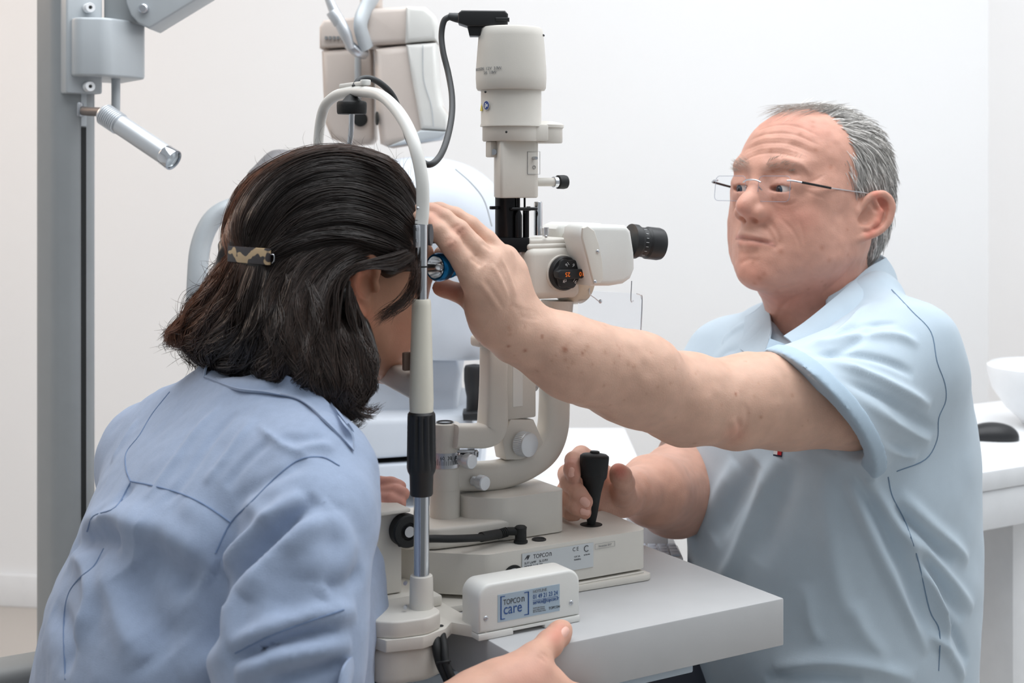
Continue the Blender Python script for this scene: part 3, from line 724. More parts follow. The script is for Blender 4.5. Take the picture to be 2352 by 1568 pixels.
MF2 = sface(1368, 1262)
t2 = put('date_label', xf(J(box((0, 0, 0), (.026, .0002, .0002)), box((0, .0055, 0), (.026, .0057, .0002)), box((0, 0, 0), (.0002, .0057, .0002)), box((.0258, 0, 0), (.026, .0057, .0002))), MF2 @ Matrix.Rotation(.0, 4, 'Z')), 'inkl', sl, 0)
put('lettering', text('November 2017', .0030, MF2 @ Matrix.Translation((.0045, .0018, .0002)), xs=.85), 'inkl', t2)
# sockets on the stage
q = L(1238, 1240, -.060)
SL('socket_ring', lathe([(.0078, .0540), (.0078, .0555), (.0066, .0562), (.0056, .0550), (.0052, .0548)], 30, frame((q[0], -.060, 0), ux, uy, uz)), 'black')
SL('joystick_hole', lathe([(.0125, .0540), (.0125, .0548), (.004, .0549)], 30, frame((T_(1358, -.035), -.035, 0), ux, uy, uz)), 'dark')
# joystick
jb = I(T_(1358, -.035), -.035, .055); jt = P(1366, 1040, jb[1]+.005)
jl = np.linalg.norm(jt-jb)
js = put('joystick', lathe([(.0045, 0), (.0062, jl*.12), (.0095, jl*.45), (.0125, jl*.62), (.0148, jl*.66), (.0155, jl*.72), (.0165, jl*.93), (.0162, jl*.96), (.0135, jl*.985), (.006, jl), (.0055, jl*1.0), (.0055, jl*1.02), (.0045, jl*1.03)], 40, axisM(jb, jt-jb)), 'rubber', sl, 50, 'black joystick grip')
# swing base
lowp = [(.150, -.0475), (.150, .055), (.06, .055), (.034, .028), (.024, 0), (.032, -.028), (.062, -.043), (.10, -.0475)]
SL('swing_base', prism(lowp, .0555, .078, .004, 4, rv=.004))
SL('swing_block', prism([(.108, -.020), (.128, -.040), (.142, -.0475), (.213, -.0475), (.2195, -.041), (.2195, .055), (.108, .055)], .0555, .101, .0045, 4, rv=.006))
# pivot column
tc = T_(1022, 0); cM = frame((tc, 0, 0), ux, uy, uz); hc = lambda v: L(1022, v, 0)[2]
SL('pivot_column', J(lathe([(.0165, .077), (.0165, hc(1070))], 44, cM), lathe([(.0160, hc(1036)), (.0160, hc(975)), (.0152, hc(971))], 44, cM)))
sr = SL('scale_ring', lathe([(.0163, hc(1071)), (.0163, hc(1035))], 44, cM), 'steel', label='metal angle scale ring')
tk = []
for i in range(-12, 13):
    a = math.radians(-105+i*7); d = np.array([math.cos(a), math.sin(a), 0]); hh = .0045 if i % 2 else .0065
    Mx = frame(np.array([tc, 0, hc(1062)])+d*.01635, (-d[1], d[0], 0), uz, d); tk.append(xf(box((-.0002, 0, 0), (.0002, hh, .0002)), Mx))
for i, tx in ((-4, '60'), (0, '30'), (4, '0')):
    a = math.radians(-100+i*7); d = np.array([math.cos(a), math.sin(a), 0])
    tk.append(text(tx, .0052, frame(np.array([tc, 0, hc(1049)])+d*.01655, (-d[1], d[0], 0), uz, d), align='CENTER'))
SL('scale_marks', J(*tk), 'ink', par=sr)
SL('column_dial', J(lathe([(.0105, hc(972)), (.0105, hc(971)+.0008), (.0075, hc(971)+.0006)], 40, cM)), 'steel')
SL('column_dial_ring', tube([(tc+.0085*math.cos(a), .0085*math.sin(a), hc(971)+.0009) for a in np.linspace(0, 2*math.pi, 24)], .0009, 6, 1), 'black')
# microscope arm: swings out low, then rises
ma = [L(1030, 1092), L(1090, 1093), L(1150, 1088), L(1205, 1068), L(1248, 1035), L(1268, 990), L(1273, 930), L(1273, 850), L(1277, 760), L(1280, 690)]
SL('microscope_arm', tube(ma, [.0155, .0155, .0155, .0155, .0158, .0160, .0158, .0152, .0150, .0165], 28, 8, rect=(1., 1.), ref=(0, 1, 0), sq=3.2), sm=50)
SL('arm_root', lathe([(.0172, hc(1120)), (.0178, hc(1112)), (.0178, hc(1078)), (.0170, hc(1072))], 40, cM))
# illumination arm
sI = -.014
ia = [L(1040, 1000, sI), L(1075, 1000, sI), L(1108, 999, sI), L(1128, 985, sI), L(1132, 945, sI), L(1133, 880, sI), L(1134, 820, sI), L(1134, 775, sI)]
SL('illumination_arm', tube(ia, [.0125, .0125, .0130, .0140, .0138, .0128, .0128, .0125], 24, 8, ref=(0, 1, 0), sq=5.), sm=50)
SL('arm_head', box(L(1103, 800, sI-.012), L(1160, 762, sI+.012), .004, 3))
SL('slit_tilt_arm', J(box(L(1164, 965, -.012), L(1206, 770, .012), .002, 2), prism([(L(1150, 1052)[0], L(1150, 1052)[2]), (L(1236, 1052)[0], L(1236, 1052)[2]), (L(1244, 1030)[0], L(1244, 1030)[2]), (L(1214, 960)[0], L(1214, 960)[2]), (L(1160, 958)[0], L(1160, 958)[2]), (L(1142, 1010)[0], L(1142, 1010)[2])], -.012, .012, .002, 2, frame((0, 0, 0), ux, uz, (0, -1, 0)))))
SL('slit_tilt_panel', box(L(1178, 935, -.0125), L(1200, 812, -.0115), .0004, 1), 'creamw')
def knurl(c, n, r, h, fl=40): return lathe([(r*.92, 0), (r, h*.06), (r, h*.8), (r*.94, h*.86), (r*.94, h), (r*.86, h*1.02)], 120, axisM(c, n), flute=fl, fdepth=r*.06, frange=(h*.05, h*.82))
kn_ax = np.array([.25, -.97, 0])
SL('tilt_knob', knurl(L(1196, 1018, -.014), kn_ax, .0138, .014), 'alu')
q = L(1217, 876, .004); SL('slit_knob', J(cyl(q-[.008, 0, 0], q+[-.002, 0, 0], .006), knurl(q-[.003, 0, 0], (1, 0, 0), .0122, .0085)), 'alu')
SL('lever', xf(J(tube([(0, 0, 0), (.008, 0, .003), (.013, 0, .002)], [.003, .0022, .0032], 10)), Matrix.Translation(tuple(L(1203, 937, -.006)))), 'alu')
for uu, vv, du in ((1058, 1055, 0), (1088, 1104, 0)):
    q = L(uu, vv, -.017); SL('lock_knob', J(cyl(q, q+kn_ax*.010, .0055), lathe([(.0076, 0), (.0080, .001), (.0080, .009), (.0072, .010), (.001, .0102)], 36, axisM(q+kn_ax*.008, kn_ax))), 'alu')
SL('bracket_wire', J(tube([L(1040, 1036, -.012), L(1090, 1036, -.016), L(1092, 1040, -.018), L(1090, 1068, -.018)], .0017, 10), box(L(1078, 1052, -.014), L(1086, 1022, -.010))), 'steel')
# illumination tower, lathed about its vertical axis
tt = T_(1174, 0); hh = lambda v: L(1174, v, 0)[2]; tM = frame((tt, 0, 0), ux, uy, uz); PX = I(tt, 0, 0)[1]/F
R = lambda px: px*PX
SL('lamp_cap', lathe([(R(77), hh(208)), (R(80), hh(203)), (R(81.5), hh(180)), (R(81), hh(160)), (R(78), hh(120)), (R(75), hh(85)), (R(72), hh(68)), (R(68), hh(64)), (R(10), hh(63))], 64, tM))
SL('cap_fin', prism([(R(24), -R(16)), (R(76.5), -R(13)), (R(80), 0), (R(76.5), R(13)), (R(24), R(16))], hh(108), hh(61), .003, 3, tM, rv=.003))
SL('cap_slot', box((tt+R(74), -R(7), hh(84)), (tt+R(80.6), R(7), hh(77))), 'dark')
SL('cap_vent', tube([(tt+R(52), -R(52), hh(84)), (tt+R(56), -R(49), hh(82)), (tt+R(62), -R(42), hh(82))], .0012, 8), 'dark')
SL('collar', lathe([(R(71), hh(291)), (R(71), hh(288)), (R(69.5), hh(284)), (R(69.5), hh(207))], 56, tM))
SL('filter_disc', J(lathe([(R(64), hh(325)), (R(66), hh(322)), (R(66), hh(289))], 48, tM)))
dM = frame((tt+R(66)/.857, 0.004, 0), ux, uy, uz)
SL('filter_wheel', J(lathe([(R(56), hh(328)), (R(58), hh(325)), (R(58), hh(294)), (R(61), hh(292)), (R(61), hh(286)), (R(54), hh(281)), (R(35), hh(277))], 48, dM)))
SL('filter_web', box((tt+.005, -R(58), hh(324)), (tt+R(66), R(58), hh(286)), .002, 2))
twr = [(tt-R(42)/1., -.022), (tt+R(56), -.022), (tt+R(62), -.016), (tt+R(62), .02), (tt-R(42), .02)]
SL('lower_body', prism([(T_(1150, -.020), -.020), (T_(1234, -.020), -.020), (T_(1239, -.016), -.014), (T_(1239, -.016), .02), (T_(1134, .02), .02), (T_(1134, .004), .002)], hh(454), hh(322), .002, 2, rv=.0045))
SL('side_tab', J(box(L(1127, 361, -.004), L(1152, 325, .008), .0015, 2)))
SL('tab_screw', J(cyl(L(1134, 349, -.0035), L(1134, 349, -.0050), .0033)), 'steel')
po = [L(1212, 400, -.0205), L(1240, 400, -.0205), L(1240, 348, -.0205), L(1212, 348, -.0205), L(1212, 400, -.0205)]
SL('switch_panel', tube(po, .0003, 6, 1), 'inkl')
SL('switch_pin', J(cyl(L(1225, 363, -.020), L(1232, 363, -.028), .0018)), 'steel')
q = L(1227, 384, -.0204); SL('switch_mark', tube([q+[.0018*math.cos(a), 0, .0018*math.sin(a)] for a in np.linspace(0, 6.28, 18)], .0003, 6, 1), 'inkl')
q = L(1238, 418, 0); SL('filter_knob', J(cyl(q-[.004, 0, 0], L(1282, 418, 0), .0048)), 'cream')
q1 = L(1271, 418, 0); SL('knob_ring', cyl(q1, q1+[.006, 0, 0], .0062), 'chrome'); SL('knob_cap', lathe([(.0068, 0), (.0078, .001), (.0080, .009), (.0074, .012), (.004, .013)], 40, axisM(q1+[.005, 0, 0], (1, 0, 0))), 'rubber')
for uu, vv, ss in ((1163, 303, -R(66)), (1115, 211, -R(58))):
    q = L(uu, vv, ss); SL('screw_hole', ball(q, .0013, 10), 'dark')
ca = math.radians(-90)
def ontower(u, v, rpx, off=.0004):
    """frame on the round surface of radius rpx pixels at picture column u"""
    k = (u-1174)/rpx; k = max(-.98, min(.98, k)); yaw = math.asin(k)
    n = np.array([math.sin(yaw), -math.cos(yaw), 0]); c = I(tt, 0, hh(v)) + n*(R(rpx)+off)
    return frame(c, np.array([n[1], -n[0], 0])*-1, U, n)
def wrap(body, size, u, v, rpx):
    gs = []
    for i, ch in enumerate(body):
        if ch == ' ': u += size/PX*.42; continue
        gs.append(text(ch, size, ontower(u, v, rpx), align='CENTER')); u += size/PX*.64*math.sqrt(max(.1, 1-((u-1174)/rpx)**2))
    return gs
SL2 = lambda name, g, m: put(name, g, m, sl, 0)
SL2('lettering', J(*(wrap('HALOGEN 12V 30W', .0046, 1095, 165, 81.8)+wrap('5A 10W', .0046, 1114, 174, 81.8))), 'inkl')
Ms = ontower(1119, 244, 70.5)
SL2('blue_sticker', J(xf(lathe([(.0052, 0), (.0052, .0003)], 30), Ms)), 'inkw')
SL2('blue_sticker', J(xf(lathe([(.0047, .0002), (.0047, .0005)], 30), Ms)), 'signblue')
SL2('sticker_figure', xf(J(ball((-.0012, .0016, .0006), .0009, 8, sc=(1, 1, .3)), box((-.0022, -.003, .0004), (-.0008, .0006, .0008)), box((.0002, -.0016, .0004), (.0026, .0012, .0008))), Ms), 'inkw')
Ms = ontower(1107, 247, 70.5)
SL2('yellow_sticker', xf(J(prism([(-.004, -.004), (.004, -.004), (.0, .004)], 0, .0003), box((-.004, -.0042, 0), (.004, -.0037, .0003))), Ms), 'yellow')
# black light column and slit mechanism
bM = frame((T_(1166, 0), 0, 0), ux, uy, uz)
SL('light_column', lathe([(.0140, hh(560)), (.0140, hh(452))], 40, bM), 'blackm')
SL('pin', box(L(1129, 481, -.005), L(1140, 473, .0), .0005, 1), 'blackm')
SL('thin_rods', J(cyl(L(1191, 545, -.016), L(1191, 452, -.016), .0016), cyl(L(1205, 490, -.012), L(1205, 452, -.012), .0012)), 'blackm')
SL('slit_mechanism', J(box(L(1177, 484, -.020), L(1219, 475, -.004), .001, 1), lathe([(.0040, 0), (.0040, .024), (.0022, .029), (.0014, .033)], 20, frame(L(1191, 545, -.018), ux, uy, uz)), cyl(L(1208, 545, -.010), L(1208, 478, -.010), .0036), cyl(L(1214, 484, -.016), L(1214, 474, -.016), .0022)), 'blackm')
SL('column_bracket', prism([(T_(1126, -.02), -.018), (T_(1214, -.02), -.024), (T_(1216, -.02), .018), (T_(1126, -.02), .018)], hh(577), hh(544), .001, 2, rv=.003), 'blackm')
SL('prism_stem', cyl(L(1197, 620, -.014), L(1197, 575, -.014), .0013), 'steel')
SL('test_bar_post', lathe([(.0048, 0), (.0048, L(1236, 463)[2]-L(1236, 540)[2]-.001), (.0042, L(1236, 463)[2]-L(1236, 540)[2])], 28, frame(L(1236, 540, .0), ux, uy, uz)), 'chrome')
SL('small_post', cyl(L(1255, 540, 0), L(1255, 522, 0), .0028), 'steel')
# top plug and lead
p1 = [(1052, 30), (1060, 23), (1160, 24), (1167, 32), (1166, 54), (1150, 60), (1075, 60), (1052, 52)]
yp = I(tt, 0, 0)[1]-.012
plg = put('power_plug', J(plate(p1, yp-.006, .030, .002), plate([(1072, 57), (1128, 57), (1122, 82), (1078, 82)], yp-.001, .020, .0015), plate([(1138, 40), (1170, 40), (1170, 49), (1138, 47)], yp-.009, .008, .001)), 'black', sl, 35, 'black power plug on top of the lamp housing')
put('strain_relief', tube([P(1060, 42, yp+.008), P(1045, 40, yp+.008), P(1030, 37, yp+.008)], [.0060, .0052, .0038], 14), 'cable', plg)
cab = [P(1034, 38, yp+.008), P(1020, 48, yp+.008), P(1014, 80, yp+.007), P(1018, 120, yp+.0), P(1030, 170, yp-.01), P(1038, 220, yp-.03), P(1037, 270, yp-.06), P(1025, 325, yp-.10), P(1008, 362, yp-.12), P(985, 378, yp-.13), P(962, 362, yp-.10), P(938, 320, yp-.05), P(926, 280, yp-.03), P(905, 225, yp-.03), P(880, 196, yp-.04), P(850, 180, yp-.05), P(826, 184, yp-.055), P(814, 200, yp-.06)]
o = put('power_cable', tube(cab, .0034, 14, 8), 'cable'); tag(o, 'dark grey cable looping from the lamp housing plug behind the cream arch', 'cable')
# microscope head
SL('microscope_body', J(box(L(1214, 690, -.031), L(1337, 566, -.031)+[0, .066, 0], .009, 5)), sm=50)
SL('body_top', J(box((T_(1216, -.024), -.024, L(1216, 570, -.024)[2]), (T_(1310, -.024), .026, L(1216, 549, -.024)[2]), .003, 3), box((T_(1213, -.026), -.026, L(1216, 563, -.026)[2]-.006), (T_(1310, -.026), .028, L(1216, 560, -.026)[2]), .003, 3)))
SL('top_screw', ball(L(1254, 543, -.0245), .0017, 12), 'steel')
tdn = L(1291, 627, -.031)
dial = SL('magnification_dial', J(lathe([(.0208, -.002), (.0208, .0012), (.0200, .002)], 60, axisM(tdn+[0, .0, 0], (0, -1, 0)))), 'cream')
SL('dial_disc', J(lathe([(.0188, 0), (.0190, .006), (.0176, .0085), (.002, .009)], 60, axisM(tdn, (0, -1, 0)))), 'black', par=dial)
def knob_gear():
    n = 96; pr = []
    for i in range(n):
        a = 2*math.pi*i/n; r = .0162+.0012*math.cos(a*6+.5); pr.append((r*math.cos(a), r*math.sin(a)))
    return prism(pr, 0, .007, .0012, 2, axisM(tdn+[0, -.006, 0], (0, -1, 0)))
SL('dial_knob', knob_gear(), 'black', par=dial)
SL('dial_grip', prism([(-.0175, -.0030), (-.014, -.0052), (.014, -.0052), (.0175, -.0030), (.0175, .0030), (.014, .0052), (-.014, .0052), (-.0175, .0030)], 0, .0095, .0012, 2, frame(tdn+[-.001, -.0115, 0], ux, uz, (0, -1, 0))), 'black', par=dial)
dr = lambda x, z, rot, off: MI @ frame(tdn+[x, -off, z], ux, uz, (0, -1, 0)) @ Matrix.Rotation(rot, 4, 'Z')
put('dial_numbers', J(text('25', .0068, dr(-.0065, .0022, math.pi, .0213), align='CENTER'), text('10', .0068, dr(.0120, .0022, math.pi, .0213), align='CENTER')), 'inko', dial, 0)
put('dial_numbers', J(text('16', .0056, dr(-.0028, .0120, -2.5, .0135), align='CENTER'), text('6', .0056, dr(.0072, .0108, 2.6, .0135), align='CENTER'), text('40', .0056, dr(-.0045, -.0092, .6, .0135), align='CENTER'), text('16', .0056, dr(.0070, -.0100, -.6, .0135), align='CENTER')), 'inkw', dial, 0)
oc = L(1214, 626, 0); oc[0] = T_(1236, -.02)
SL('objective_ring', lathe([(.024, 0), (.0265, .001), (.0268, .012), (.0255, .014), (.020, .0135), (.018, .008), (.017, .007)], 56, axisM(oc, (-1, 0, 0))), 'black')
SL('objective_lens', ball(oc-[.006, 0, 0], .0185, 24, sc=(.25, 1, 1)), mat('coated_lens', (60, 56, 50), .05, .2, coat=1.))
cd = np.array([T_(1337, -.031)-.001, 0.002, L(1337, 626, 0)[2]])
SL('drum', lathe([(.030, -.004), (.0345, .0), (.0358, .003), (.0358, .016), (.034, .019)], 64, axisM(cd, (1, 0, 0))), 'ivory')
# binocular housings: side profile extruded across
def side(pix, s_, w, r=.006, rv=0):
    q = [(L(u, v, s_)[0], L(u, v, s_)[2]) for u, v in pix]
    A = np.array(q); a2 = sum(A[i-1][0]*A[i][1]-A[i][0]*A[i-1][1] for i in range(len(A)))
    if a2 < 0: q = q[::-1]
    return prism(q, 0, w, r, 4, frame((0, s_+w, 0), ux, uz, (0, -1, 0)))
nb = [(1348, 516), (1440, 517), (1452, 530), (1460, 580), (1461, 618), (1452, 640), (1435, 652), (1405, 657), (1362, 657), (1358, 640), (1346, 590), (1334, 545), (1338, 523)]
SL('prism_housing', side(nb, -.066, .040, .0065), 'creamw', 50)
fb_ = [(1290, 516), (1303, 511), (1385, 513), (1400, 530), (1408, 600), (1395, 636), (1330, 636), (1310, 590), (1284, 545), (1282, 526)]
SL('prism_housing', side(fb_, .018, .040, .006), 'creamw', 50)
SL('housing_face', side([(1340, 524), (1350, 519), (1366, 530), (1376, 560), (1384, 600), (1386, 640), (1380, 651), (1366, 652), (1362, 640), (1350, 590), (1338, 545)], -.0672, .004, .001), 'cream', 50)
for uu, vv in ((1373, 577), (1367, 647)): SL('screw', ball(L(uu, vv, -.0675), .0021, 14, sc=(1, .5, 1)), 'steel')
SL('hinge_cover', J(box(L(1345, 640, -.03), L(1392, 530, .02), .004, 3)), 'cream')
ea = np.array([.93, -.12, -.11]); ea /= np.linalg.norm(ea)
for s_, du, nm in ((-.046, 0, ''), (.038, -56, '')):
    q = L(1446+du, 553, s_)
    ey = SL('eyepiece', lathe([(.017, 0), (.0195, .001), (.0195, .008), (.0180, .009), (.0175, .012)], 56, axisM(q, ea)), 'black', label='black eyepiece')
    SL('diopter_ring', lathe([(.0160, .010), (.0166, .011), (.0170, .018), (.0166, .0195), (.0172, .0205), (.0184, .022), (.0186, .036), (.0176, .040), (.014, .041), (.012, .038)], 72, axisM(q, ea)), 'black', par=ey)
    if du == 0:
        mk = []
        for i in range(7):
            a = -1.9+i*.17
            zv = axisM(q, ea); xv = np.array([zv[r][0] for r in range(3)]); yv = np.array([zv[r][1] for r in range(3)])
            for base in (0,):
                n = -np.array([0, 1, 0])*math.cos(.35*(i-3)) + np.array([0, 0, 1])*math.sin(.35*(3-i)*.8); n -= ea*(n@ea); n /= np.linalg.norm(n)
                mk.append(xf(box((-.0002, -.0018 if i % 3 else -.0026, 0), (.0002, .0012, .0002)), frame(q+ea*.0145+n*.0172, np.cross(ea, n), ea, n)))
        SL('diopter_marks', J(*mk), 'inkw', par=ey)
# breath shield hanging from the microscope
shp = [(1330, 665), (1462, 674), (1472, 678), (1475, 690), (1470, 800), (1330, 800)]
sh = SL('breath_shield', side(shp, -.020, .0022, .0004), 'glass', 30, 'clear acrylic breath shield')
SL('shield_edge', tube([L(1462, 674, -.020), L(1470, 677, -.020), L(1475, 690, -.020), L(1470, 800, -.020)], .0006, 6, 4), 'steel', par=sh)
SL('shield_hook', J(tube([L(1354, 655, -.03), L(1354, 674, -.03), L(1366, 684, -.03), L(1378, 694, -.03)], .0006, 6, 3), tube([L(1451, 645, -.03), L(1449, 690, -.03), L(1455, 690, -.03)], .0006, 6, 3), ball(L(1379, 692, -.03), .0024, 10, sc=(1, .4, 1))), 'steel', par=sh)
# lead plugged into the stage
pl0 = L(1196, 1246, -.0605)
pg = thing('angled_lead', 'black lead with a right-angle plug pushed into the top of the cream stage', 'cable', I(pl0[0], pl0[1], .056))
put('plug', J(lathe([(.0075, 0), (.0075, .0018), (.0062, .0022), (.0062, .013), (.0066, .016), (.005, .0175)], 30, frame(I(pl0[0], pl0[1], .0552), E, D, U)), box(P(1162, 1228, 1.484)+[0, -.005, 0], P(1208, 1212, 1.484)+[0, .006, 0], .0025, 3)), 'rubber', pg)
rel = []
for i in range(6): rel += [(.0040, i*.0022), (.0052, i*.0022+.0006), (.0052, i*.0022+.0014), (.0040, i*.0022+.002)]
a0 = P(1162, 1221, 1.484); b0 = P(1145, 1226, 1.478)
put('strain_relief', lathe(rel, 20, axisM(a0+[.001, 0, 0], b0-a0)), 'rubber', pg, 60)
lead = [P(1142, 1228, 1.472), P(1105, 1234, 1.452), P(1040, 1237, 1.425), P(985, 1237, 1.41), P(930, 1244, 1.41), P(893, 1258, 1.42), P(870, 1280, 1.41), P(856, 1310, 1.40), P(850, 1345, 1.39), P(840, 1380, 1.35), P(820, 1450, 1.34)]
put('lead_sleeve', tube([P(1146, 1226, 1.476), P(1105, 1233, 1.454)], .0052, 14, 3), 'rubber', pg)
put('cord', tube(lead, .0039, 14, 8), 'rubber', pg)
# cables in the gap below the foot
cb = thing('cable_bundle', 'two black cables tied together hanging between the chin rest foot and the table', 'cable', P(1010, 1500, 1.33))
put('cord', tube([P(1000, 1436, 1.345), P(1002, 1480, 1.325), P(1010, 1520, 1.32), P(1028, 1560, 1.315), P(1060, 1640, 1.31)], .0045, 12), 'rubber', cb)
put('cord', tube([P(1012, 1440, 1.345), P(1020, 1480, 1.325), P(1024, 1520, 1.315), P(1040, 1560, 1.31), P(1075, 1640, 1.31)], .0036, 12), 'rubber', cb)
put('cable_tie', tube([P(1004, 1522, 1.312), P(1020, 1520, 1.306), P(1033, 1518, 1.310), P(1020, 1524, 1.325), P(1004, 1522, 1.312)], .0013, 8), 'rubber', cb)
# accessory tray with a black wheel behind the frame
tr = thing('accessory_rail', 'cream cross rail with a black roller behind the chin rest, under the woman\'s far hand', 'rail', I(-.03, -.02, .03))
SL3 = lambda name, g, m='cream', sm=35: put(name, xf(g, MI), m, tr, sm)
rz = L(935, 1168, -.072)[2]; tr0, tr1 = -.10, T_(944, -.072)
SL3('tray', box((tr0, -.072, rz-.004), (tr1, .06, rz), .0015, 2))
SL3('housing', box((tr0+.01, -.060, .0235), (tr1-.004, .05, rz-.0035), .002, 2), 'cream')
SL3('roller', lathe([(.0125, 0), (.0165, .001), (.0168, .012), (.0155, .0135), (.009, .0135), (.0085, .010)], 40, axisM(L(926, 1214, -.060), (.0, -1, 0))), 'rubber')
SL3('roller_hub', cyl(L(926, 1214, -.060), L(926, 1214, -.060)+[0, -.015, 0], .0055), 'steel')
# ================================================================== PEOPLE
M_['skin_m'] = mat('skin_ruddy', (226, 176, 154), .5, attr=True, var=.10, vscale=55, bump=.35, bscale=520, sss=.12, spec=.4, bdist=.0008)
M_['skin_w'] = mat('skin_olive', (196, 150, 124), .5, attr=True, var=.08, vscale=60, bump=.22, bscale=620, sss=.12, spec=.4, bdist=.0006)
M_['polo'] = mat('polo_cotton', (186, 202, 214), .85, var=.02, vscale=60, bump=.35, bscale=1400, sheen=.2, bdist=.0005)
M_['blouse'] = mat('chambray_cotton', (150, 165, 190), .88, var=.05, vscale=160, bump=.45, bscale=1100, sheen=.15, bdist=.0006)
M_['seam'] = mat('seam_thread', (112, 136, 160), .9)
M_['seamw'] = mat('seam_blue', (112, 132, 164), .9)
SK_M = (220, 178, 160); SK_W = (190, 142, 116)

def head_sdf(H, f, scale=1., female=False, res=.0022, pitch=0., jowl=1.):
    """head in its own frame (x forward, y to the person's left, z up; origin at eye level) sculpted and returned with a mapper"""
    f = np.asarray(f, float); f /= np.linalg.norm(f); l = np.cross(U, f); up = U.copy()
    if pitch:   # positive = looks down
        c, s_ = math.cos(pitch), math.sin(pitch); f, up = f*c-up*s_, f*s_+up*c
    G = lambda x, y, z: H+scale*(f*x+l*y+up*z)
    ax = (f, l, up); k = scale
    s = SDF(H-np.array([.16, .16, .29])*scale, H+np.array([.16, .16, .14])*scale, res)
    e = lambda c, r, kk=.01, sub=False: s.ell(G(*c), np.array(r)*k, ax, kk*k, sub)
    co = lambda a, b, ra, rb, kk=.01, sub=False, flat=None: s.cone(G(*a), G(*b), ra*k, rb*k, kk*k, sub, flat)
    # skull and face mass
    e((-.020, 0, .022), (.098, .076, .080)); e((.022, 0, .030), (.062, .066, .064), .03)
    e((.030, 0, -.030), (.056, (.060 if female else .055), .080), .03); e((-.020, 0, -.030), (.070, .064, .062), .03)
    for y in (-1, 1):
        co((-.010, y*.056, -.062), (.058, y*.022, -.098), .017 if female else .021, .015 if female else .020, .03)
        e((.048, y*(.043 if female else .040), -.036), (.026, .020, .026), .022); e((.030, y*(.056 if female else .052), -.045), (.03, .014, .035), .03)
        if not female: e((.026, y*.043, -.076), (.034, .022, .028*jowl), .03)
        e((.030, y*.060, -.002), (.030, .010, .014), .02)            # cheekbone
    e((.072, 0, -.103), (.019, .022, .015), .02); e((.064, 0, -.070), (.030, .034, .034), .03)
    if not female: e((.006, 0, -.106), (.046, .036, .018), .03); e((.076, 0, -.106), (.018, .024, .014), .012)
    # brow, sockets
    for y in (-1, 1):
        co((.083, y*.010, .020), (.072, y*.044, .024), .0085, .0085, .016)
        e((.094, y*.031, -.001), (.020, .022, .0140), .014, True)
        co((.0745, y*.030, -.004), (.0740, y*.031, -.004), .0146, .0146, .006)     # lids over the ball
        co((.0760, y*.018, .0030), (.0735, y*.043, .002), .0118, .0108, .008)
        co((.0800, y*.020, -.014), (.0740, y*.040, -.016), .0070, .0065, .012)      # bag below
    # nose
    nx, nz_ = (-.011, 0) if female else (0, .007)
    co((.080, 0, .012), (.102+nx, 0, -.026+nz_), .0085, .0105, .014); e((.107+nx, 0, -.036+nz_), (.0150, .0120, .0115), .012); co((.080, 0, -.02), (.090+nx, 0, -.042+nz_), .017, .015, .012)
    for y in (-1, 1):
        e((.095+nx, y*.0150, -.042+nz_), (.0140, .0082, .0100), .006); e((.102+nx, y*.0078, -.0510+nz_), (.0065, .0044, .0045), .003, True)
    # mouth
    e((.088, 0, -.062), (.012, .018, .012), .012)
    co((.0915, 0, -.0685), (.0780, .0245, -.0725), .0058, .0032, .006); co((.0915, 0, -.0685), (.0780, -.0245, -.0725), .0058, .0032, .006)
    co((.0905, 0, -.0790), (.0785, .0210, -.0755), .0066, .0035, .006); co((.0905, 0, -.0790), (.0785, -.0210, -.0755), .0066, .0035, .006)
    # ears, with their own tilt (how far they face forward) and size
    es, tilt = (1.22, .42) if not female else (1.20, -.15)
    e0 = np.array([-.026, .0745, -.012])
    edx, edz, erot = (.013, -.021, .44) if not female else (0, -.004, .0)
    def EP(x, y, z, sd):   # x,z in the ear plane, y out of it
        q = (np.array([x, y, z])-e0)*es; q = np.array([q[0]*math.cos(erot)-q[2]*math.sin(erot), q[1], q[2]*math.cos(erot)+q[0]*math.sin(erot)]); d = q[0]
        return G(edx+e0[0]+d*math.cos(tilt)-.002, sd*(e0[1]-d*math.sin(tilt)+q[1]+(.004 if not female else .003)), edz+e0[2]+q[2])
    for y in (-1, 1):
        ef = f*math.cos(tilt)-l*y*math.sin(tilt); en_ = f*math.sin(tilt)+l*y*math.cos(tilt); kk = k*es; eax = (ef*math.cos(erot)+up*math.sin(erot), en_, up*math.cos(erot)-ef*math.sin(erot))
        def el(c, r, q, sub=False): s.ell(EP(*c, y), np.array(r)*kk, eax, q*k, sub)
        e((-.014+edx, y*.068, -.016+edz), (.014, .010, .024), .012)
        el((-.0270, .0765, -.003), (.0165, .0034, .0225), .005); el((-.0215, .0755, -.0255), (.0085, .0040, .0100), .005)
        el((-.0200, .0800, -.0085), (.0072, .0048, .0105), .003, True); el((-.0270, .0800, .0080), (.0085, .0030, .0060), .003, True)
        rp = smooth_path([EP(a, b, c, y) for a, b, c in [(-.0125, .0780, -.004), (-.0120, .0800, .006), (-.0160, .0810, .0150), (-.0260, .0815, .0205), (-.0370, .0815, .0155), (-.0425, .0810, .002), (-.0400, .0800, -.012), (-.0310, .0790, -.0240), (-.0230, .0775, -.0320)]], 5)
        s.chain(rp, np.interp(np.linspace(0, 8, len(rp)), range(9), [r*kk for r in (.0022, .0028, .0030, .0033, .0034, .0033, .0031, .0034, .0042)]), .0025*k)
        s.chain([EP(a, b, c, y) for a, b, c in [(-.0200, .0800, .0115), (-.0310, .0800, .0050), (-.0325, .0800, -.0060), (-.0280, .0795, -.0165), (-.0200, .0790, -.0200)]], [r*kk for r in (.0018, .0026, .0026, .0024, .0020)], .003*k)
        el((-.0105, .0790, -.0085), (.0034, .0028, .0050), .003)
    return s, G, ax, k
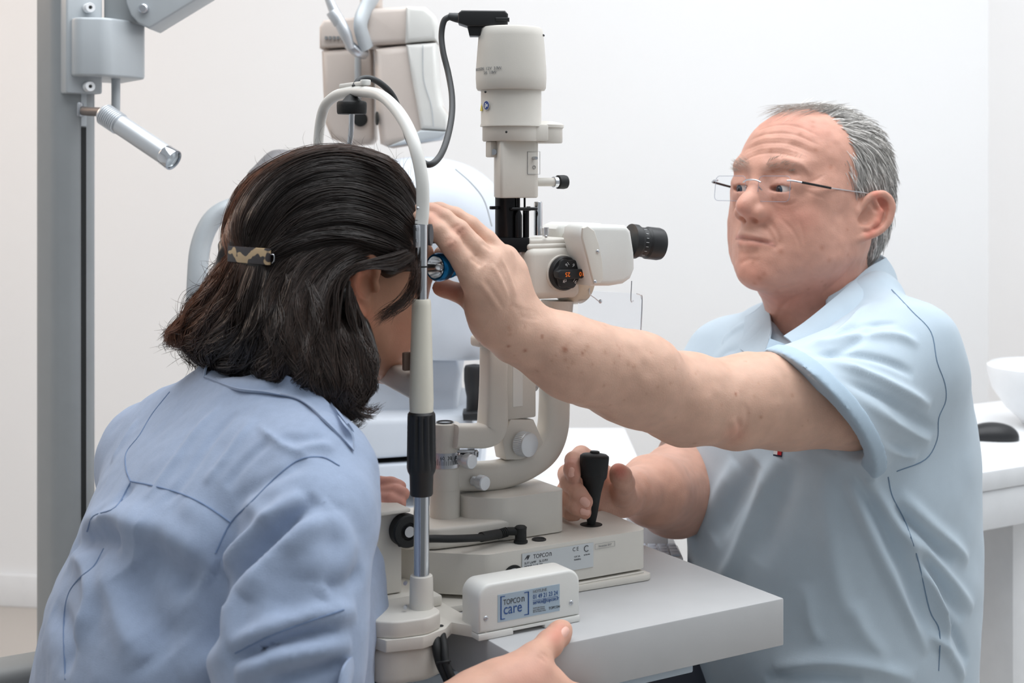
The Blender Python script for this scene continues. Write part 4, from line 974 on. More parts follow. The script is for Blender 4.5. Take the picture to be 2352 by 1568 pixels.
def eyes(G, ax, k, parent, look):
    for y in (-1, 1):
        c = G(.0745, y*.0305, -.0035)
        b = ball(c, .0122*k, 24); ey = put('eyeball', b, 'eye', parent, 180)
        d = look/np.linalg.norm(look)
        put('iris', lathe([(.0054*k, .0109*k), (.0050*k, .0116*k), (.0001, .0121*k)], 24, axisM(c, d), caps=False), 'iris', ey, 180)
        put('pupil', lathe([(.0024*k, .01175*k), (.0022*k, .0121*k), (.0001, .0124*k)], 16, axisM(c, d), caps=False), 'dark', ey, 180)

# ------------------------------------------------------------------ the man
man = thing('person', 'grey-haired man in a pale blue polo shirt, one arm reaching to the woman\'s brow', 'person', (.43, 1.88, 0))
HM = np.array([.397, 1.885, 1.194]); fM = np.array([-.765, -.645, 0.])
s, G, ax, k = head_sdf(HM, fM, 1.10, False, .0019, -.13)
f_, l_, u_ = ax
s.chain([G(-.030, 0, -.05), G(-.046, 0, -.13), G(-.06, 0, -.22)], [.060, .064, .072], .03); s.ell(G(-.014, 0, -.112), (.052, .050, .034), ax, .035)
for y in (-1, 1): s.cone(G(-.030, y*.05, -.05), G(-.014, y*.018, -.17), .016, .012, .025)
for y in (-1, 1): s.ell(G(.088, y*.0305, -.0045), np.array([.016, .0142, .0040])*k, ax, .001, True)
hd = s.mesh(2)
def zl(a, b, n=9):   # polyline on the face through its own frame
    return [G(*(np.array(a)+(np.array(b)-np.array(a))*i/(n-1))) for i in range(n)]
wr = [([(1779, 413), (1796, 405), (1818, 411)], -.0014, .0016), ([(1755, 500), (1775, 520), (1790, 548), (1793, 570)], -.0014, .0035), ([(1705, 372), (1740, 355), (1790, 352), (1850, 366)], -.0010, .0018), ([(1712, 345), (1750, 330), (1810, 330), (1870, 352)], -.0010, .0018), ([(1722, 322), (1760, 308), (1820, 308), (1885, 335)], -.0010, .0018), ([(1740, 300), (1780, 288), (1830, 290), (1880, 312)], -.0008, .0017),
      ([(1712, 358), (1745, 343), (1800, 341), (1860, 360)], .0007, .002), ([(1718, 334), (1755, 319), (1815, 319), (1878, 344)], .0007, .002),
      ([(1745, 505), (1765, 530), (1778, 556), (1782, 575)], -.0020, .0035), ([(1790, 500), (1812, 520), (1830, 545), (1838, 575)], -.0008, .0022), ([(1835, 505), (1845, 535), (1848, 565)], -.0006, .0018),
      ([(1775, 462), (1805, 470), (1835, 460)], -.0010, .0022), ([(1850, 420), (1875, 412), (1895, 400)], -.0007, .0016), ([(1850, 430), (1880, 432), (1905, 430)], -.0007, .0016), ([(1848, 438), (1872, 448), (1895, 455)], -.0006, .0016),
      ([(1760, 378), (1800, 366), (1840, 378), (1862, 402)], .0014, .0035), ([(1765, 398), (1800, 392), (1840, 404)], -.0010, .0022),
      ([(1960, 600), (1930, 640), (1880, 680)], -.0012, .003), ([(1740, 640), (1790, 660), (1850, 650)], -.001, .004), ([(1780, 740), (1800, 700), (1850, 672)], -.0012, .004), ([(1700, 605), (1720, 596), (1745, 600)], -.0012, .003)]
wr += [([(1690, 547), (1712, 549), (1745, 553), (1778, 559)], -.0030, .0026), ([(1694, 536), (1712, 537), (1740, 544), (1768, 554)], .0012, .0030), ([(1694, 560), (1715, 562), (1745, 567)], .0018, .0036), ([(1697, 580), (1718, 582), (1742, 580)], -.0012, .0045)]
hd.strokes(wr)
hd.noise(.0006, 90)
hd.paint((208, 157, 138))
hd.tint((216, 150, 134), .012, [(1712, 490), (1700, 478)], a=.45); hd.tint((214, 146, 128), .018, [(1800, 490), (1850, 500)], a=.45); hd.tint((216, 150, 132), .016, [(1705, 610), (1735, 625)], a=.4)
hd.tint((196, 128, 116), .0034, [(1692, 543), (1715, 545), (1745, 551), (1772, 561)], a=.6); hd.tint((204, 138, 124), .0032, [(1694, 556), (1715, 558), (1745, 562)], a=.5); hd.tint((140, 92, 84), .0013, [(1690, 548), (1712, 550), (1745, 555), (1780, 565)], a=.7); hd.tint((206, 136, 118), .018, [(1700, 300), (1780, 275), (1880, 300)], a=.35)
hd.tint((222, 128, 108), .0065, [(2012, 445), (2026, 470), (2018, 510), (1995, 540)], a=.6); hd.tint((206, 140, 122), .03, [(1780, 690), (1850, 680), (1930, 640)], a=.6)
hd.tint((196, 150, 140), .008, pts=zl((.095, .045, .002), (.098, .018, .002)), a=.6); hd.tint((190, 158, 144), .007, pts=zl((.10, .014, -.058), (.10, -.014, -.058)), a=.4)
hd.tint((182, 148, 132), .0060, pts=zl((.095, .012, .020), (.078, .048, .024)), a=.4); hd.tint((182, 148, 132), .0060, pts=zl((.095, -.012, .020), (.078, -.048, .024)), a=.4)
for i in range(26):
    u_r, v_r = 1720+rng.random()*230, 270+rng.random()*400; h, _ = hd.hit(u_r, v_r)
    if h is not None: hd.tint((176, 118, 96), .0016+rng.random()*.002, pts=[h], a=.5)

# ---- near (left) arm and hand
def PA(lst): return [P(u, v, Y) for u, v, Y in lst]
sA = SDF((P(960, 440, 1.42)[0]-.02, 1.35, .83), (.56, 1.83, 1.20), .0021)
arm = PA([(1172, 738, 1.440), (1207, 766, 1.452), (1300, 823, 1.475), (1450, 873, 1.53), (1590, 915, 1.58), (1690, 930, 1.615), (1800, 930, 1.655), (1950, 910, 1.72), (2060, 880, 1.76)])
sA.chain(arm[:2], [.0255, .029], .02, flat=((E[0], E[1], 0), 1.0))
sA.chain(arm[1:], [.0265, .0325, .0395, .0450, .0440, .0460, .050, .055], .03)
sA.cone(P(1320, 808, 1.465), P(1480, 855, 1.52), .027, .033, .04)      # brachioradialis bulge
sA.cone(P(1330, 858, 1.475), P(1560, 950, 1.59), .018, .026, .03)
sA.ell(P(1690, 985, 1.60), (.020, .020, .016), None, .02)              # elbow point
sA.cone(P(1740, 900, 1.62), P(1960, 930, 1.71), .044, .052, .03)
# palm
mcp = dict(i=P(1092, 640, 1.392), m=P(1126, 606, 1.402), r=P(1146, 588, 1.420), p=P(1158, 592, 1.442))
wr1, wr2 = P(1150, 732, 1.425), P(1190, 735, 1.452)
for kx, ra, w in (('i', .0150, wr1), ('m', .0145, wr1), ('r', .0140, wr2), ('p', .0130, wr2)): sA.cone(w, mcp[kx], .021, ra, .014)
sA.cone(P(1140, 690, 1.412), P(1166, 660, 1.44), .020, .016, .02); sA.cone(wr1, P(1120, 650, 1.405), .022, .018, .02); sA.cone(P(1162, 700, 1.44), P(1166, 622, 1.442), .018, .014, .02)
sA.cone(P(1118, 722, 1.415), P(1176, 762, 1.437), .015, .022, .025)
def finger(pts, rs, k=.006, kj=.0012):
    sA.chain(pts, rs, .003)
finger(PA([(1092, 640, 1.392), (1062, 600, 1.385), (1034, 561, 1.382), (1008, 531, 1.384), (985, 512, 1.390), (962, 500, 1.397)]), [.0148, .0112, .0108, .0098, .0092, .0080])
finger(PA([(1126, 606, 1.402), (1088, 564, 1.398), (1053, 527, 1.396), (1022, 502, 1.398), (992, 487, 1.402), (965, 482, 1.408)]), [.0145, .0110, .0106, .0094, .0088, .0076])
finger(PA([(1146, 588, 1.420), (1118, 550, 1.420), (1080, 517, 1.418), (1046, 494, 1.418), (1010, 482, 1.42), (985, 480, 1.423)]), [.0138, .0105, .0098, .0088, .0080, .0070])
finger(PA([(1158, 592, 1.442), (1130, 575, 1.448), (1080, 572, 1.448), (1040, 578, 1.442), (1012, 582, 1.436)]), [.0125, .0098, .0090, .0082, .0072])
# thumb under the light
finger(PA([(1118, 705, 1.412), (1085, 690, 1.424), (1050, 672, 1.432), (1022, 662, 1.434), (1010, 661, 1.434)]), [.0170, .0125, .0098, .0092, .0080])
ar_m = sA.mesh(2)
st = []
for pts in ([(1128, 606), (1150, 640), (1172, 690)], [(1152, 590), (1170, 630), (1185, 680)], [(1100, 645), (1125, 680), (1150, 715)]): st.append((pts, .0012, .0028))
for pts in ([(1139, 610), (1160, 650), (1176, 700)], [(1112, 640), (1138, 680), (1155, 715)]): st.append((pts, -.0007, .0030))
for (u, v, du, dv) in ((1034, 560, 9, -7), (1053, 527, 9, -7)):
    for o_ in (-7, -1, 5): st.append(([(u+o_-du, v+o_*.9-dv), (u+o_+2, v+o_*.9-2), (u+o_+du, v+o_*.9+dv)], -.0007, .0012))
    st.append(([(u-4, v-4), (u+4, v+4)], .0012, .0045))
for (u, v) in ((1110, 610), (1150, 582), (1178, 575)): st.append(([(u-4, v), (u+4, v+4)], .0012, .006))
for i, (a, b) in enumerate((((1172, 700), (1236, 716)), ((1182, 712), (1240, 724)), ((1188, 722), (1240, 732)))): st.append(([a, ((a[0]+b[0])/2, (a[1]+b[1])/2+4), b], -.0008, .0013))
st += [([(1080, 592), (1092, 600), (1106, 612)], -.0016, .0025), ([(1106, 556), (1120, 566), (1132, 574)], -.0012, .0022),
       ([(1690, 960), (1700, 985), (1692, 1010)], -.0016, .004), ([(1712, 925), (1716, 960), (1706, 1000)], -.0012, .0035), ([(1680, 960), (1690, 1000)], .0018, .005), ([(1725, 860), (1720, 900), (1716, 930)], -.0008, .005),
       ([(1480, 940), (1560, 965), (1650, 985)], .0012, .008)]
ar_m.strokes(st); ar_m.noise(.0007, 70); ar_m.noise(.0012, 22)
ar_m.paint((215, 176, 155))
for i in range(70):
    u_r = 1150+rng.random()*720; v_r = 790+(u_r-1150)*.18+rng.normal()*60; h, _ = ar_m.hit(u_r, v_r)
    if h is not None: ar_m.tint((170, 116, 88), .0010+rng.random()*.0013, pts=[h], a=.38)
for u_r, v_r, w in ((1298, 803, .0032), (1245, 773, .002), (1338, 812, .0018), (1206, 805, .0022), (1168, 795, .002), (1690, 905, .0022)):
    h, _ = ar_m.hit(u_r, v_r)
    if h is not None: ar_m.tint((162, 104, 80), w, pts=[h], a=.8)
ar_m.tint((214, 150, 130), .014, [(1690, 990), (1690, 1000)], a=.5); ar_m.tint((204, 120, 100), .009, [(1010, 662), (1045, 670)], a=.7)
for pts in ([(1034, 560), (1040, 566)], [(1053, 527), (1058, 531)]): ar_m.tint((208, 148, 128), .007, pts, a=.6)
ar_m.tint((208, 150, 130), .010, [(990, 505), (1000, 480)], a=.6)

# ---- far (right) arm and hand on the joystick
sB = SDF((.045, 1.50, .70), (P(1640, 1000, 2.05)[0]+.06, 2.12, .95), .0023)
sB.chain(PA([(1452, 1128, 1.685), (1500, 1125, 1.76), (1560, 1118, 1.88), (1592, 1085, 1.97), (1625, 990, 2.02)]), [.027, .036, .052, .052, .052], .03)
sB.cone(P(1545, 1150, 1.86), P(1500, 1130, 1.76), .045, .032, .03)
kn_ = PA([(1356, 1068, 1.630), (1330, 1105, 1.628), (1320, 1140, 1.625), (1318, 1165, 1.622)])
for q in kn_: sB.cone(P(1425, 1135, 1.665), q, .022, .0120, .012)
def fg(p, r): sB.chain(PA(p), r, .003)
fg([(1362, 1062, 1.632), (1334, 1046, 1.612), (1318, 1058, 1.582), (1313, 1078, 1.562), (1318, 1092, 1.555)], [.0125, .0112, .0104, .0096, .0082])
fg([(1336, 1100, 1.630), (1304, 1088, 1.610), (1307, 1108, 1.572), (1328, 1132, 1.550), (1345, 1152, 1.545)], [.0122, .0112, .0106, .0098, .0088])
fg([(1326, 1135, 1.628), (1299, 1128, 1.605), (1305, 1148, 1.568), (1325, 1166, 1.548), (1343, 1177, 1.545)], [.0120, .0105, .0098, .0088, .0078])
fg([(1326, 1165, 1.625), (1298, 1158, 1.610), (1296, 1170, 1.580), (1310, 1180, 1.565), (1322, 1183, 1.560)], [.0115, .0092, .0084, .0076, .0068])
fg([(1440, 1150, 1.660), (1430, 1132, 1.635), (1432, 1108, 1.608), (1426, 1092, 1.596), (1421, 1084, 1.592)], [.0180, .0150, .0134, .0126, .0104])
fa_m = sB.mesh(2)
fa_m.strokes([([(1308, 1118), (1316, 1126)], -.0008, .0014), ([(1306, 1066), (1316, 1074)], -.0006, .0014), ([(1412, 1100), (1428, 1108), (1440, 1108)], -.001, .002)])
fa_m.noise(.0006, 70); fa_m.paint((210, 164, 144))
fa_m.tint((204, 110, 96), .009, [(1424, 1085), (1420, 1075)], a=.7); fa_m.tint((206, 130, 112), .010, [(1345, 1155), (1345, 1176)], a=.4); fa_m.tint((200, 120, 108), .012, [(1318, 1085), (1310, 1060)], a=.4)
# ---- trunk under the shirt: plain, joins neck and arms
lM = np.array([.53, -.85, 0.]); lM /= np.linalg.norm(lM); fT = np.array([-.85, -.53, 0.]); fT /= np.linalg.norm(fT)
sT = SDF((.08, 1.55, .40), (.72, 2.2, 1.16), .006)
sT.loft([(.44, .44, 1.9, .15, .14), (.75, .435, 1.9, .15, .15), (.93, .44, 1.9, .14, .10), (.965, .44, 1.9, .11, .07)], lM, fT)
sT.chain([(.425, 1.895, .95), (.425, 1.895, 1.06)], [.07, .060], .02)
tr_m = sT.mesh(2); tr_m.paint(SK_M)
bodym = merge(hd, ar_m, fa_m, tr_m)
put_body('body', bodym, 'skin_m', man)
eyes(G, ax, k, man, np.array([-.75, -.42, -.06]))
# nails
def nail(c, n, up_, w, h, par, m='nailm'):
    n = np.asarray(n, float); n /= np.linalg.norm(n); up_ = np.asarray(up_, float); up_ = up_-n*(up_@n); up_ /= np.linalg.norm(up_); r = np.cross(up_, n)
    g = ball((0, 0, 0), 1., 16); V = g[0]*np.array([w, h, .0012]); V[:, 2] -= (V[:, 0]**2)/(w*2.2)
    put('fingernail', (V@np.array([r, up_, n])+np.asarray(c), g[1]), m, par, 180)
M_['nailm'] = mat('fingernail', (232, 182, 166), .28)
def nail_at(b, u, v, up_, w, h, par):
    p, n = b.hit(u, v)
    if p is not None: nail(p-n*.0002, n if n@(np.array([0, -1, 0])) > 0 else -n, up_, w, h, par)
nail_at(fa_m, 1312, 1084, P(1318, 1100, 1.6)-P(1312, 1070, 1.6), .0045, .0060, man)
nail_at(fa_m, 1343, 1153, P(1350, 1160, 1.6)-P(1330, 1140, 1.6), .0055, .0065, man)
nail_at(fa_m, 1344, 1175, P(1350, 1178, 1.6)-P(1330, 1170, 1.6), .0052, .0060, man)

# ---- polo shirt
box_lo, box_hi = (.10, 1.52, .42), (.80, 2.24, 1.16)
sS = SDF(box_lo, box_hi, .0038)
def key(v, ul, ur, a, b, Y=1.88):
    z = ZC-(v-HY)/F*Y; return (z, ((ul+ur)/2-CX)/F*Y, Y, a, b)
sS.loft([key(1600, 1610, 2215, .185, .172), key(1450, 1590, 2228, .188, .178), key(1330, 1590, 2232, .188, .182), key(1200, 1588, 2234, .188, .184), key(1050, 1594, 2234, .188, .178), key(950, 1606, 2226, .184, .170),
         key(860, 1630, 2200, .176, .150), key(800, 1655, 2170, .165, .124), key(765, 1690, 2135, .142, .092), key(742, 1730, 2110, .115, .068)], lM, fT, .02, 2.25)
sS.cone(P(2080, 800, 1.765), P(2005, 722, 1.84), .058, .036, .05); sS.cone(P(1725, 810, 2.02), P(1830, 730, 1.95), .055, .036, .05)
sS.cone(P(2005, 690, 1.86), P(1880, 735, 1.86), .040, .050, .03)
sl1 = SDF(box_lo, box_hi, .0038)
sl1.cone(P(2062, 835, 1.775), P(1790, 985, 1.625), .076, .088, .02); sl1.cone(P(2090, 920, 1.80), P(1840, 1030, 1.67), .060, .062, .05)
def cutplane(s, c, n, slc=None):
    X, Y, Z = s.ax[0][:, None, None], s.ax[1][None, :, None], s.ax[2][None, None, :]
    s.f = np.maximum(s.f, ((X-c[0])*n[0]+(Y-c[1])*n[1]+(Z-c[2])*n[2]).astype(np.float32))
cc = P(1872, 950, 1.675); cn = np.array([-.70, -.22, -.62]); cn /= np.linalg.norm(cn)
cuffS = SDF(box_lo, box_hi, .0038); cuffS.f = sl1.f-.0032
cutplane(sl1, cc, cn)
cutplane(cuffS, cc+cn*.001, cn); cutplane(cuffS, cc-cn*.021, -cn); cuffS.cone(P(1960, 925, 1.72), P(1750, 1035, 1.605), .058, .076, .002, True)
sl1.cone(P(1960, 925, 1.72), P(1750, 1035, 1.605), .058, .076, .004, True)
sS._mix(tuple(slice(None) for _ in range(3)), sl1.f, .03, False)
sl2 = SDF(box_lo, box_hi, .0038)
m1, m2 = P(1665, 830, 2.03), P(1560, 1040, 1.97)
sl2.cone(m1, m2, .060, .064, .03); md = (m2-m1)/np.linalg.norm(m2-m1); mc = P(1568, 1022, 1.975); mn = np.array([-.55, -.15, -.8]); mn /= np.linalg.norm(mn)
cutplane(sl2, mc, mn); sl2.cone(P(1600, 975, 1.99), P(1540, 1075, 1.96), .052, .062, .004, True)
sS._mix(tuple(slice(None) for _ in range(3)), sl2.f, .03, False)
# neck opening
sS.cone(G(-.046, 0, -.09), G(-.050, 0, -.155), .070, .062, .012, True); sS.cone(G(-.03, 0, -.13), P(1785, 768, 1.775), .058, .016, .010, True)
sh = sS.mesh(2)
folds = [
 ([(1850, 800), (1950, 775), (2050, 770), (2110, 790)], .0035, .007), ([(1840, 822), (1940, 810), (2040, 830), (2100, 860)], -.0035, .006), ([(1900, 830), (2000, 862), (2080, 900), (2140, 935)], .0045, .007),
 ([(1920, 870), (2010, 905), (2090, 950), (2150, 990)], -.004, .006), ([(1950, 905), (2020, 950), (2090, 990), (2140, 1015)], .0045, .007), ([(1960, 960), (2020, 1000), (2090, 1040)], -.0035, .006), ([(1975, 1000), (2030, 1030), (2110, 1052)], .004, .006),
 ([(1990, 700), (1930, 760), (1850, 800)], .003, .006), ([(2020, 735), (1960, 790), (1880, 815)], -.0025, .005), ([(1880, 790), (1980, 745), (2060, 742)], -.0025, .005),
 ([(1985, 1085), (2040, 1180), (2110, 1290), (2160, 1400), (2175, 1500)], .0060, .008), ([(1970, 1095), (2020, 1200), (2080, 1320), (2130, 1440)], -.005, .009), ([(1950, 1100), (2000, 1220), (2060, 1350), (2130, 1500)], .0060, .009),
 ([(2070, 1210), (2130, 1270), (2190, 1340), (2230, 1400)], .005, .008), ([(2090, 1260), (2150, 1330), (2210, 1420)], -.0045, .007), ([(2110, 1310), (2150, 1390), (2185, 1450)], .0045, .007), ([(2060, 1130), (2130, 1200), (2190, 1250), (2225, 1290)], .005, .009), ([(2050, 1160), (2120, 1230), (2190, 1290)], -.0045, .007),
 ([(2160, 1400), (2190, 1450), (2220, 1520)], -.0045, .007), ([(2130, 1450), (2180, 1500), (2210, 1560)], .0045, .007),
 ([(1790, 1050), (1740, 1150), (1690, 1280), (1650, 1340)], .006, .012), ([(1740, 1060), (1690, 1150), (1640, 1240)], -.006, .014), ([(1690, 1060), (1640, 1160), (1605, 1240)], .004, .012), ([(1830, 1060), (1790, 1160), (1740, 1290)], -.0035, .014),
 ([(1890, 1060), (1900, 1200), (1930, 1350), (1990, 1500)], .0025, .012), ([(1780, 1540), (1880, 1520), (2000, 1530), (2100, 1560)], .005, .010), ([(1760, 1560), (1860, 1548), (1980, 1560)], -.004, .008), ([(1850, 1340), (1860, 1420), (1880, 1480)], .0025, .009), ([(1960, 1380), (1990, 1450), (2040, 1520)], .003, .01),
 ([(1690, 850), (1720, 830), (1745, 820)], .003, .006), ([(1660, 790), (1690, 760), (1720, 745)], .0025, .007), ([(1640, 840), (1665, 810), (1700, 800)], -.0025, .007)]
V0 = sh.V.copy(); sh.strokes([(p_, a_*1.7, w_) for p_, a_, w_ in folds]); sh.noise(.0026, 9); sh.noise(.0012, 26)
dp = -(V0-cc)@cn; rp_ = np.linalg.norm((V0-cc)+dp[:, None]*cn, axis=1); w_ = np.where((rp_ < .105) & (dp > -.004), np.clip((dp-.018)/.03, 0, 1), 1.)[:, None]
sh.V = V0+(sh.V-V0)*w_; sh.dirty()
polo = put_body('polo_shirt', sh, 'polo', man)
def seam(body, pix, r, m, par, name='seam', lift=0.):
    pts = body.line(pix, 5)
    if len(pts) > 2: return put(name, tube(pts, r, 6, 1), m, par, 60)
for pl_ in ([(2048, 665), (2095, 715), (2138, 762), (2152, 830), (2170, 880), (2172, 920), (2156, 960), (2152, 1010), (2125, 1055), (2060, 1082)], [(2040, 1095), (2050, 1140), (2080, 1200), (2110, 1290), (2135, 1400), (2158, 1450), (2156, 1540)]):
    seam(sh, pl_, .0008, 'seam', polo)
# ribbed cuff: a band that follows the real sleeve edge
def rim_band(b, c, n, R, w, lift, name, m, par, flutes=150, amp=.0004, S=300, back=.0):
    u0 = np.cross(n, U); u0 /= np.linalg.norm(u0); v0 = np.cross(n, u0); T = b.tree(); rings = []
    for off in np.linspace(.0012, w, 4):
        ring = []
        for i in range(S):
            a = 2*math.pi*i/S; d = u0*math.cos(a)+v0*math.sin(a); o = c-n*off+d*R
            h = T.ray_cast(Vector(o), Vector(-d), R)
            ring.append(np.linalg.norm(np.array(h[0])-(c-n*off)) if h[0] is not None else np.nan)
        ring = np.array(ring); ok = ~np.isnan(ring)
        if ok.sum() < 20: return
        ring = np.interp(np.arange(S), np.where(ok)[0], ring[ok]); ring = np.convolve(np.pad(ring, 8, 'wrap'), np.ones(17)/17, 'valid'); rings.append(ring)
    ring = np.minimum(rings[-1], np.median(rings[-1])*1.25); V = []; Fc = []
    pr = [(.0, lift), (w, lift+.0006), (w, -.002), (0, -.002)]
    for off, l2 in pr:
        for i in range(S):
            a = 2*math.pi*i/S; d = u0*math.cos(a)+v0*math.sin(a); V.append(c-n*off+d*(ring[i]+l2+(amp*math.sin(a*flutes) if l2 > 0 else 0)))
    for i in range(4):
        for j in range(S): Fc.append((i*S+j, i*S+(j+1) % S, ((i+1) % 4)*S+(j+1) % S, ((i+1) % 4)*S+j))
    return put(name, (np.array(V), Fc), m, par, 60)
M_['polod'] = mat('polo_ribbing', (172, 192, 208), .85, bump=.4, bscale=1500)
cfb = cuffS.mesh(3)
def biggest(b):
    par = np.arange(len(b.V))
    for _ in range(400):
        m = par[b.Q].min(1); new = par.copy(); np.minimum.at(new, b.Q.ravel(), np.repeat(m, 4)); 
        if (new == par).all(): break
        par = new
    ids, cnt = np.unique(par, return_counts=True); keep = par == ids[cnt.argmax()]; q = keep[b.Q].all(1); b.Q = b.Q[q]; used = np.unique(b.Q); mp_ = np.full(len(b.V), -1); mp_[used] = np.arange(len(used)); b.Q = mp_[b.Q]; b.V = b.V[used]; b.dirty(); return b
cfb = biggest(cfb)
ua = np.cross(cn, U); ua /= np.linalg.norm(ua); va = np.cross(cn, ua); rel = cfb.V-cc; ang = np.arctan2(rel@va, rel@ua)
put_body('sleeve_cuff', cfb, 'polod', polo)
# collar: near leaf with its point, far leaf, standing back
def PY(l): return [P(u, v, Y) for u, v, Y in l]
put('collar', ribbon(PY([(2034, 592, 1.905), (1990, 618, 1.860), (1945, 660, 1.822), (1895, 702, 1.795), (1845, 742, 1.780), (1800, 772, 1.768)]),
                     PY([(2062, 652, 1.905), (2035, 668, 1.845), (1990, 700, 1.800), (1940, 742, 1.775), (1886, 782, 1.757), (1830, 802, 1.748)]), .0022, 8, .003), 'polo', polo, 60)
put('collar', ribbon(PY([(1760, 688, 1.93), (1768, 720, 1.89), (1772, 752, 1.84), (1768, 778, 1.80)]), PY([(1712, 728, 1.94), (1708, 770, 1.90), (1700, 800, 1.87), (1742, 822, 1.80)]), .0022, 8, .003), 'polo', polo, 60)
put('collar', ribbon(PY([(2034, 592, 1.905), (2010, 585, 1.96), (1960, 600, 2.01), (1880, 640, 2.02), (1800, 668, 1.98), (1760, 688, 1.93)]),
                     PY([(2062, 652, 1.905), (2060, 655, 1.99), (2000, 670, 2.04), (1890, 700, 2.04), (1790, 712, 2.0), (1712, 728, 1.94)]), .0022, 8, .003), 'polo', polo, 60)
put('placket', ribbon(PY([(1768, 778, 1.792), (1760, 800, 1.775), (1750, 826, 1.762)]), PY([(1828, 800, 1.768), (1815, 815, 1.765), (1800, 832, 1.755)]), .002, 6), 'polod', polo, 60)
h_, n_ = sh.hit(1787, 1040)
if h_ is not None:
    n_ = n_ if n_[1] < 0 else -n_; xx = np.cross(U, n_); xx /= np.linalg.norm(xx); MFg = frame(h_+n_*.0008, xx, np.cross(n_, xx), n_)
    fl = put('flag_patch', xf(box((-.0058, -.0042, -.0008), (.0058, .0042, .0006)), MFg), 'navym', polo, 0, 'small red white and navy embroidered patch')
    put('flag_white', xf(box((-.0056, -.0022, .0005), (0, .0022, .0009)), MFg), 'white', fl, 0); put('flag_red', xf(box((0, -.0022, .0005), (.0056, .0022, .0009)), MFg), 'redm', fl, 0)
# legs and stool
sL = SDF((-.15, 1.45, 0.0), (.75, 2.25, .60), .008)
hipc = np.array([.455, 1.905, .50]); sL.ell(hipc, (.19, .18, .12), (lM, fT, U), .03)
for y, kn in ((1, I(.36, -.02, -TT+.50)), (-1, I(.36, .22, -TT+.50))):
    a = hipc+lM*y*.09; sL.chain([a, kn, kn*[1, 1, 0]+[.06, .04, .10]], [.10, .066, .048], .03)
    ft = kn*[1, 1, 0]+[.06, .04, .045]; sL.cone(ft, ft+fT*.15-[0, 0, .008], .045, .034, .03)
sL.f = np.maximum(sL.f, (.004-sL.ax[2])[None, None, :]).astype(np.float32)
b = sL.mesh(2); b.noise(.004, 12); put_body('trousers', b, 'trous', man)
stl = thing('stool', 'round black wheeled stool under the man in the polo shirt', 'stool', (.49, 1.93, 0))
zc_ = frame((.49, 1.93, 0), (1, 0, 0), (0, 1, 0), U)
put('seat', lathe([(.12, .33), (.19, .335), (.20, .35), (.20, .375), (.18, .385), (.02, .385)], 40, zc_), 'rubber', stl)
put('column', lathe([(.025, .06), (.025, .34)], 24, zc_), 'chrome', stl)
for i in range(5):
    a = 2*math.pi*i/5; e_ = np.array([.49+.24*math.cos(a), 1.93+.24*math.sin(a), .062]); put('base_arm', tube([(.49, 1.93, .075), e_], [.018, .012], 12, 1), 'chrome', stl); put('castor', cyl(e_+[-.01, 0, -.037], e_+[.01, 0, -.037], .025, bev=.004), 'rubber', stl)
# ---- hair: grey cap shape plus many short strands combed back and down
def strands(name, paths, r, cols, m, parent, tip=.25, sides=3):
    """each path (n,3); tapered three-sided fibres in one mesh"""
    N = len(paths); n = paths[0].shape[0]; A = np.array(paths); tg = np.gradient(A, axis=1); tg /= np.linalg.norm(tg, axis=2)[..., None]+1e-12
    ref = np.tile(np.array([.31, -.2, .93]), (N, n, 1)); b1 = np.cross(tg, ref); b1 /= np.linalg.norm(b1, axis=2)[..., None]+1e-9; b2 = np.cross(tg, b1)
    w = np.asarray(r).reshape(-1, 1)*np.interp(np.linspace(0, 1, n), [0, .15, .7, 1], [.6, 1, .9, tip])[None, :]
    V = np.stack([A+w[..., None]*(b1*math.cos(a)+b2*math.sin(a)) for a in np.arange(sides)*2*math.pi/sides], 2)
    idx = np.arange(N*n*sides).reshape(N, n, sides); nx = np.roll(idx, -1, axis=2)
    Q = np.stack([idx[:, :-1], nx[:, :-1], nx[:, 1:], idx[:, 1:]], -1).reshape(-1, 4)
    C_ = np.repeat(np.asarray(cols), n*sides, axis=0)
    return put(name, (V.reshape(-1, 3), Q), m, parent, 180, col=C_)
k = 1.10
def toloc(X): return np.stack([(X-HM)@ax[0], (X-HM)@ax[1], (X-HM)@ax[2]], -1)/k
sH = SDF(HM-np.array([.15, .15, .15]), HM+np.array([.15, .15, .16]), .0022)
sH.ell(G(-.026, 0, .024), np.array([.104, .0805, .0850])*k, ax, .01); sH.ell(G(-.060, 0, -.02), np.array([.067, .068, .078])*k, ax, .02)
X, Y, Z = sH.ax[0][:, None, None]-HM[0], sH.ax[1][None, :, None]-HM[1], sH.ax[2][None, None, :]-HM[2]
lx = (X*ax[0][0]+Y*ax[0][1]+Z*ax[0][2])/k; lz = (X*ax[2][0]+Y*ax[2][1]+Z*ax[2][2])/k
hx = np.interp(lz, [-.03, .02, .045, .07, .095, .12], [.030, .034, .022, .014, .030, .045]); hz_ = np.interp(lx, [-.14, -.085, -.062, -.050, -.022, -.006, .004, .04], [-.085, -.085, -.070, -.012, -.004, -.012, -.030, -.022])
sH.f = np.maximum(sH.f, np.maximum(lx-hx, hz_-lz).astype(np.float32)*.8)
hc_ = sH.mesh(3)
M_['hairg'] = mat('grey_hair', (168, 166, 162), .5, attr=True, var=.15, vscale=200, spec=.4)
hc_.noise(.0018, 60); hc_.paint((166, 164, 160))
capo = put_body('hair', hc_, 'hairg', man, 'short grey hair combed back')
Nn = hc_.normals(); sel = rng.choice(len(hc_.V), 7500)
bv = hc_.tree(); paths = []; cols = []; rad = []
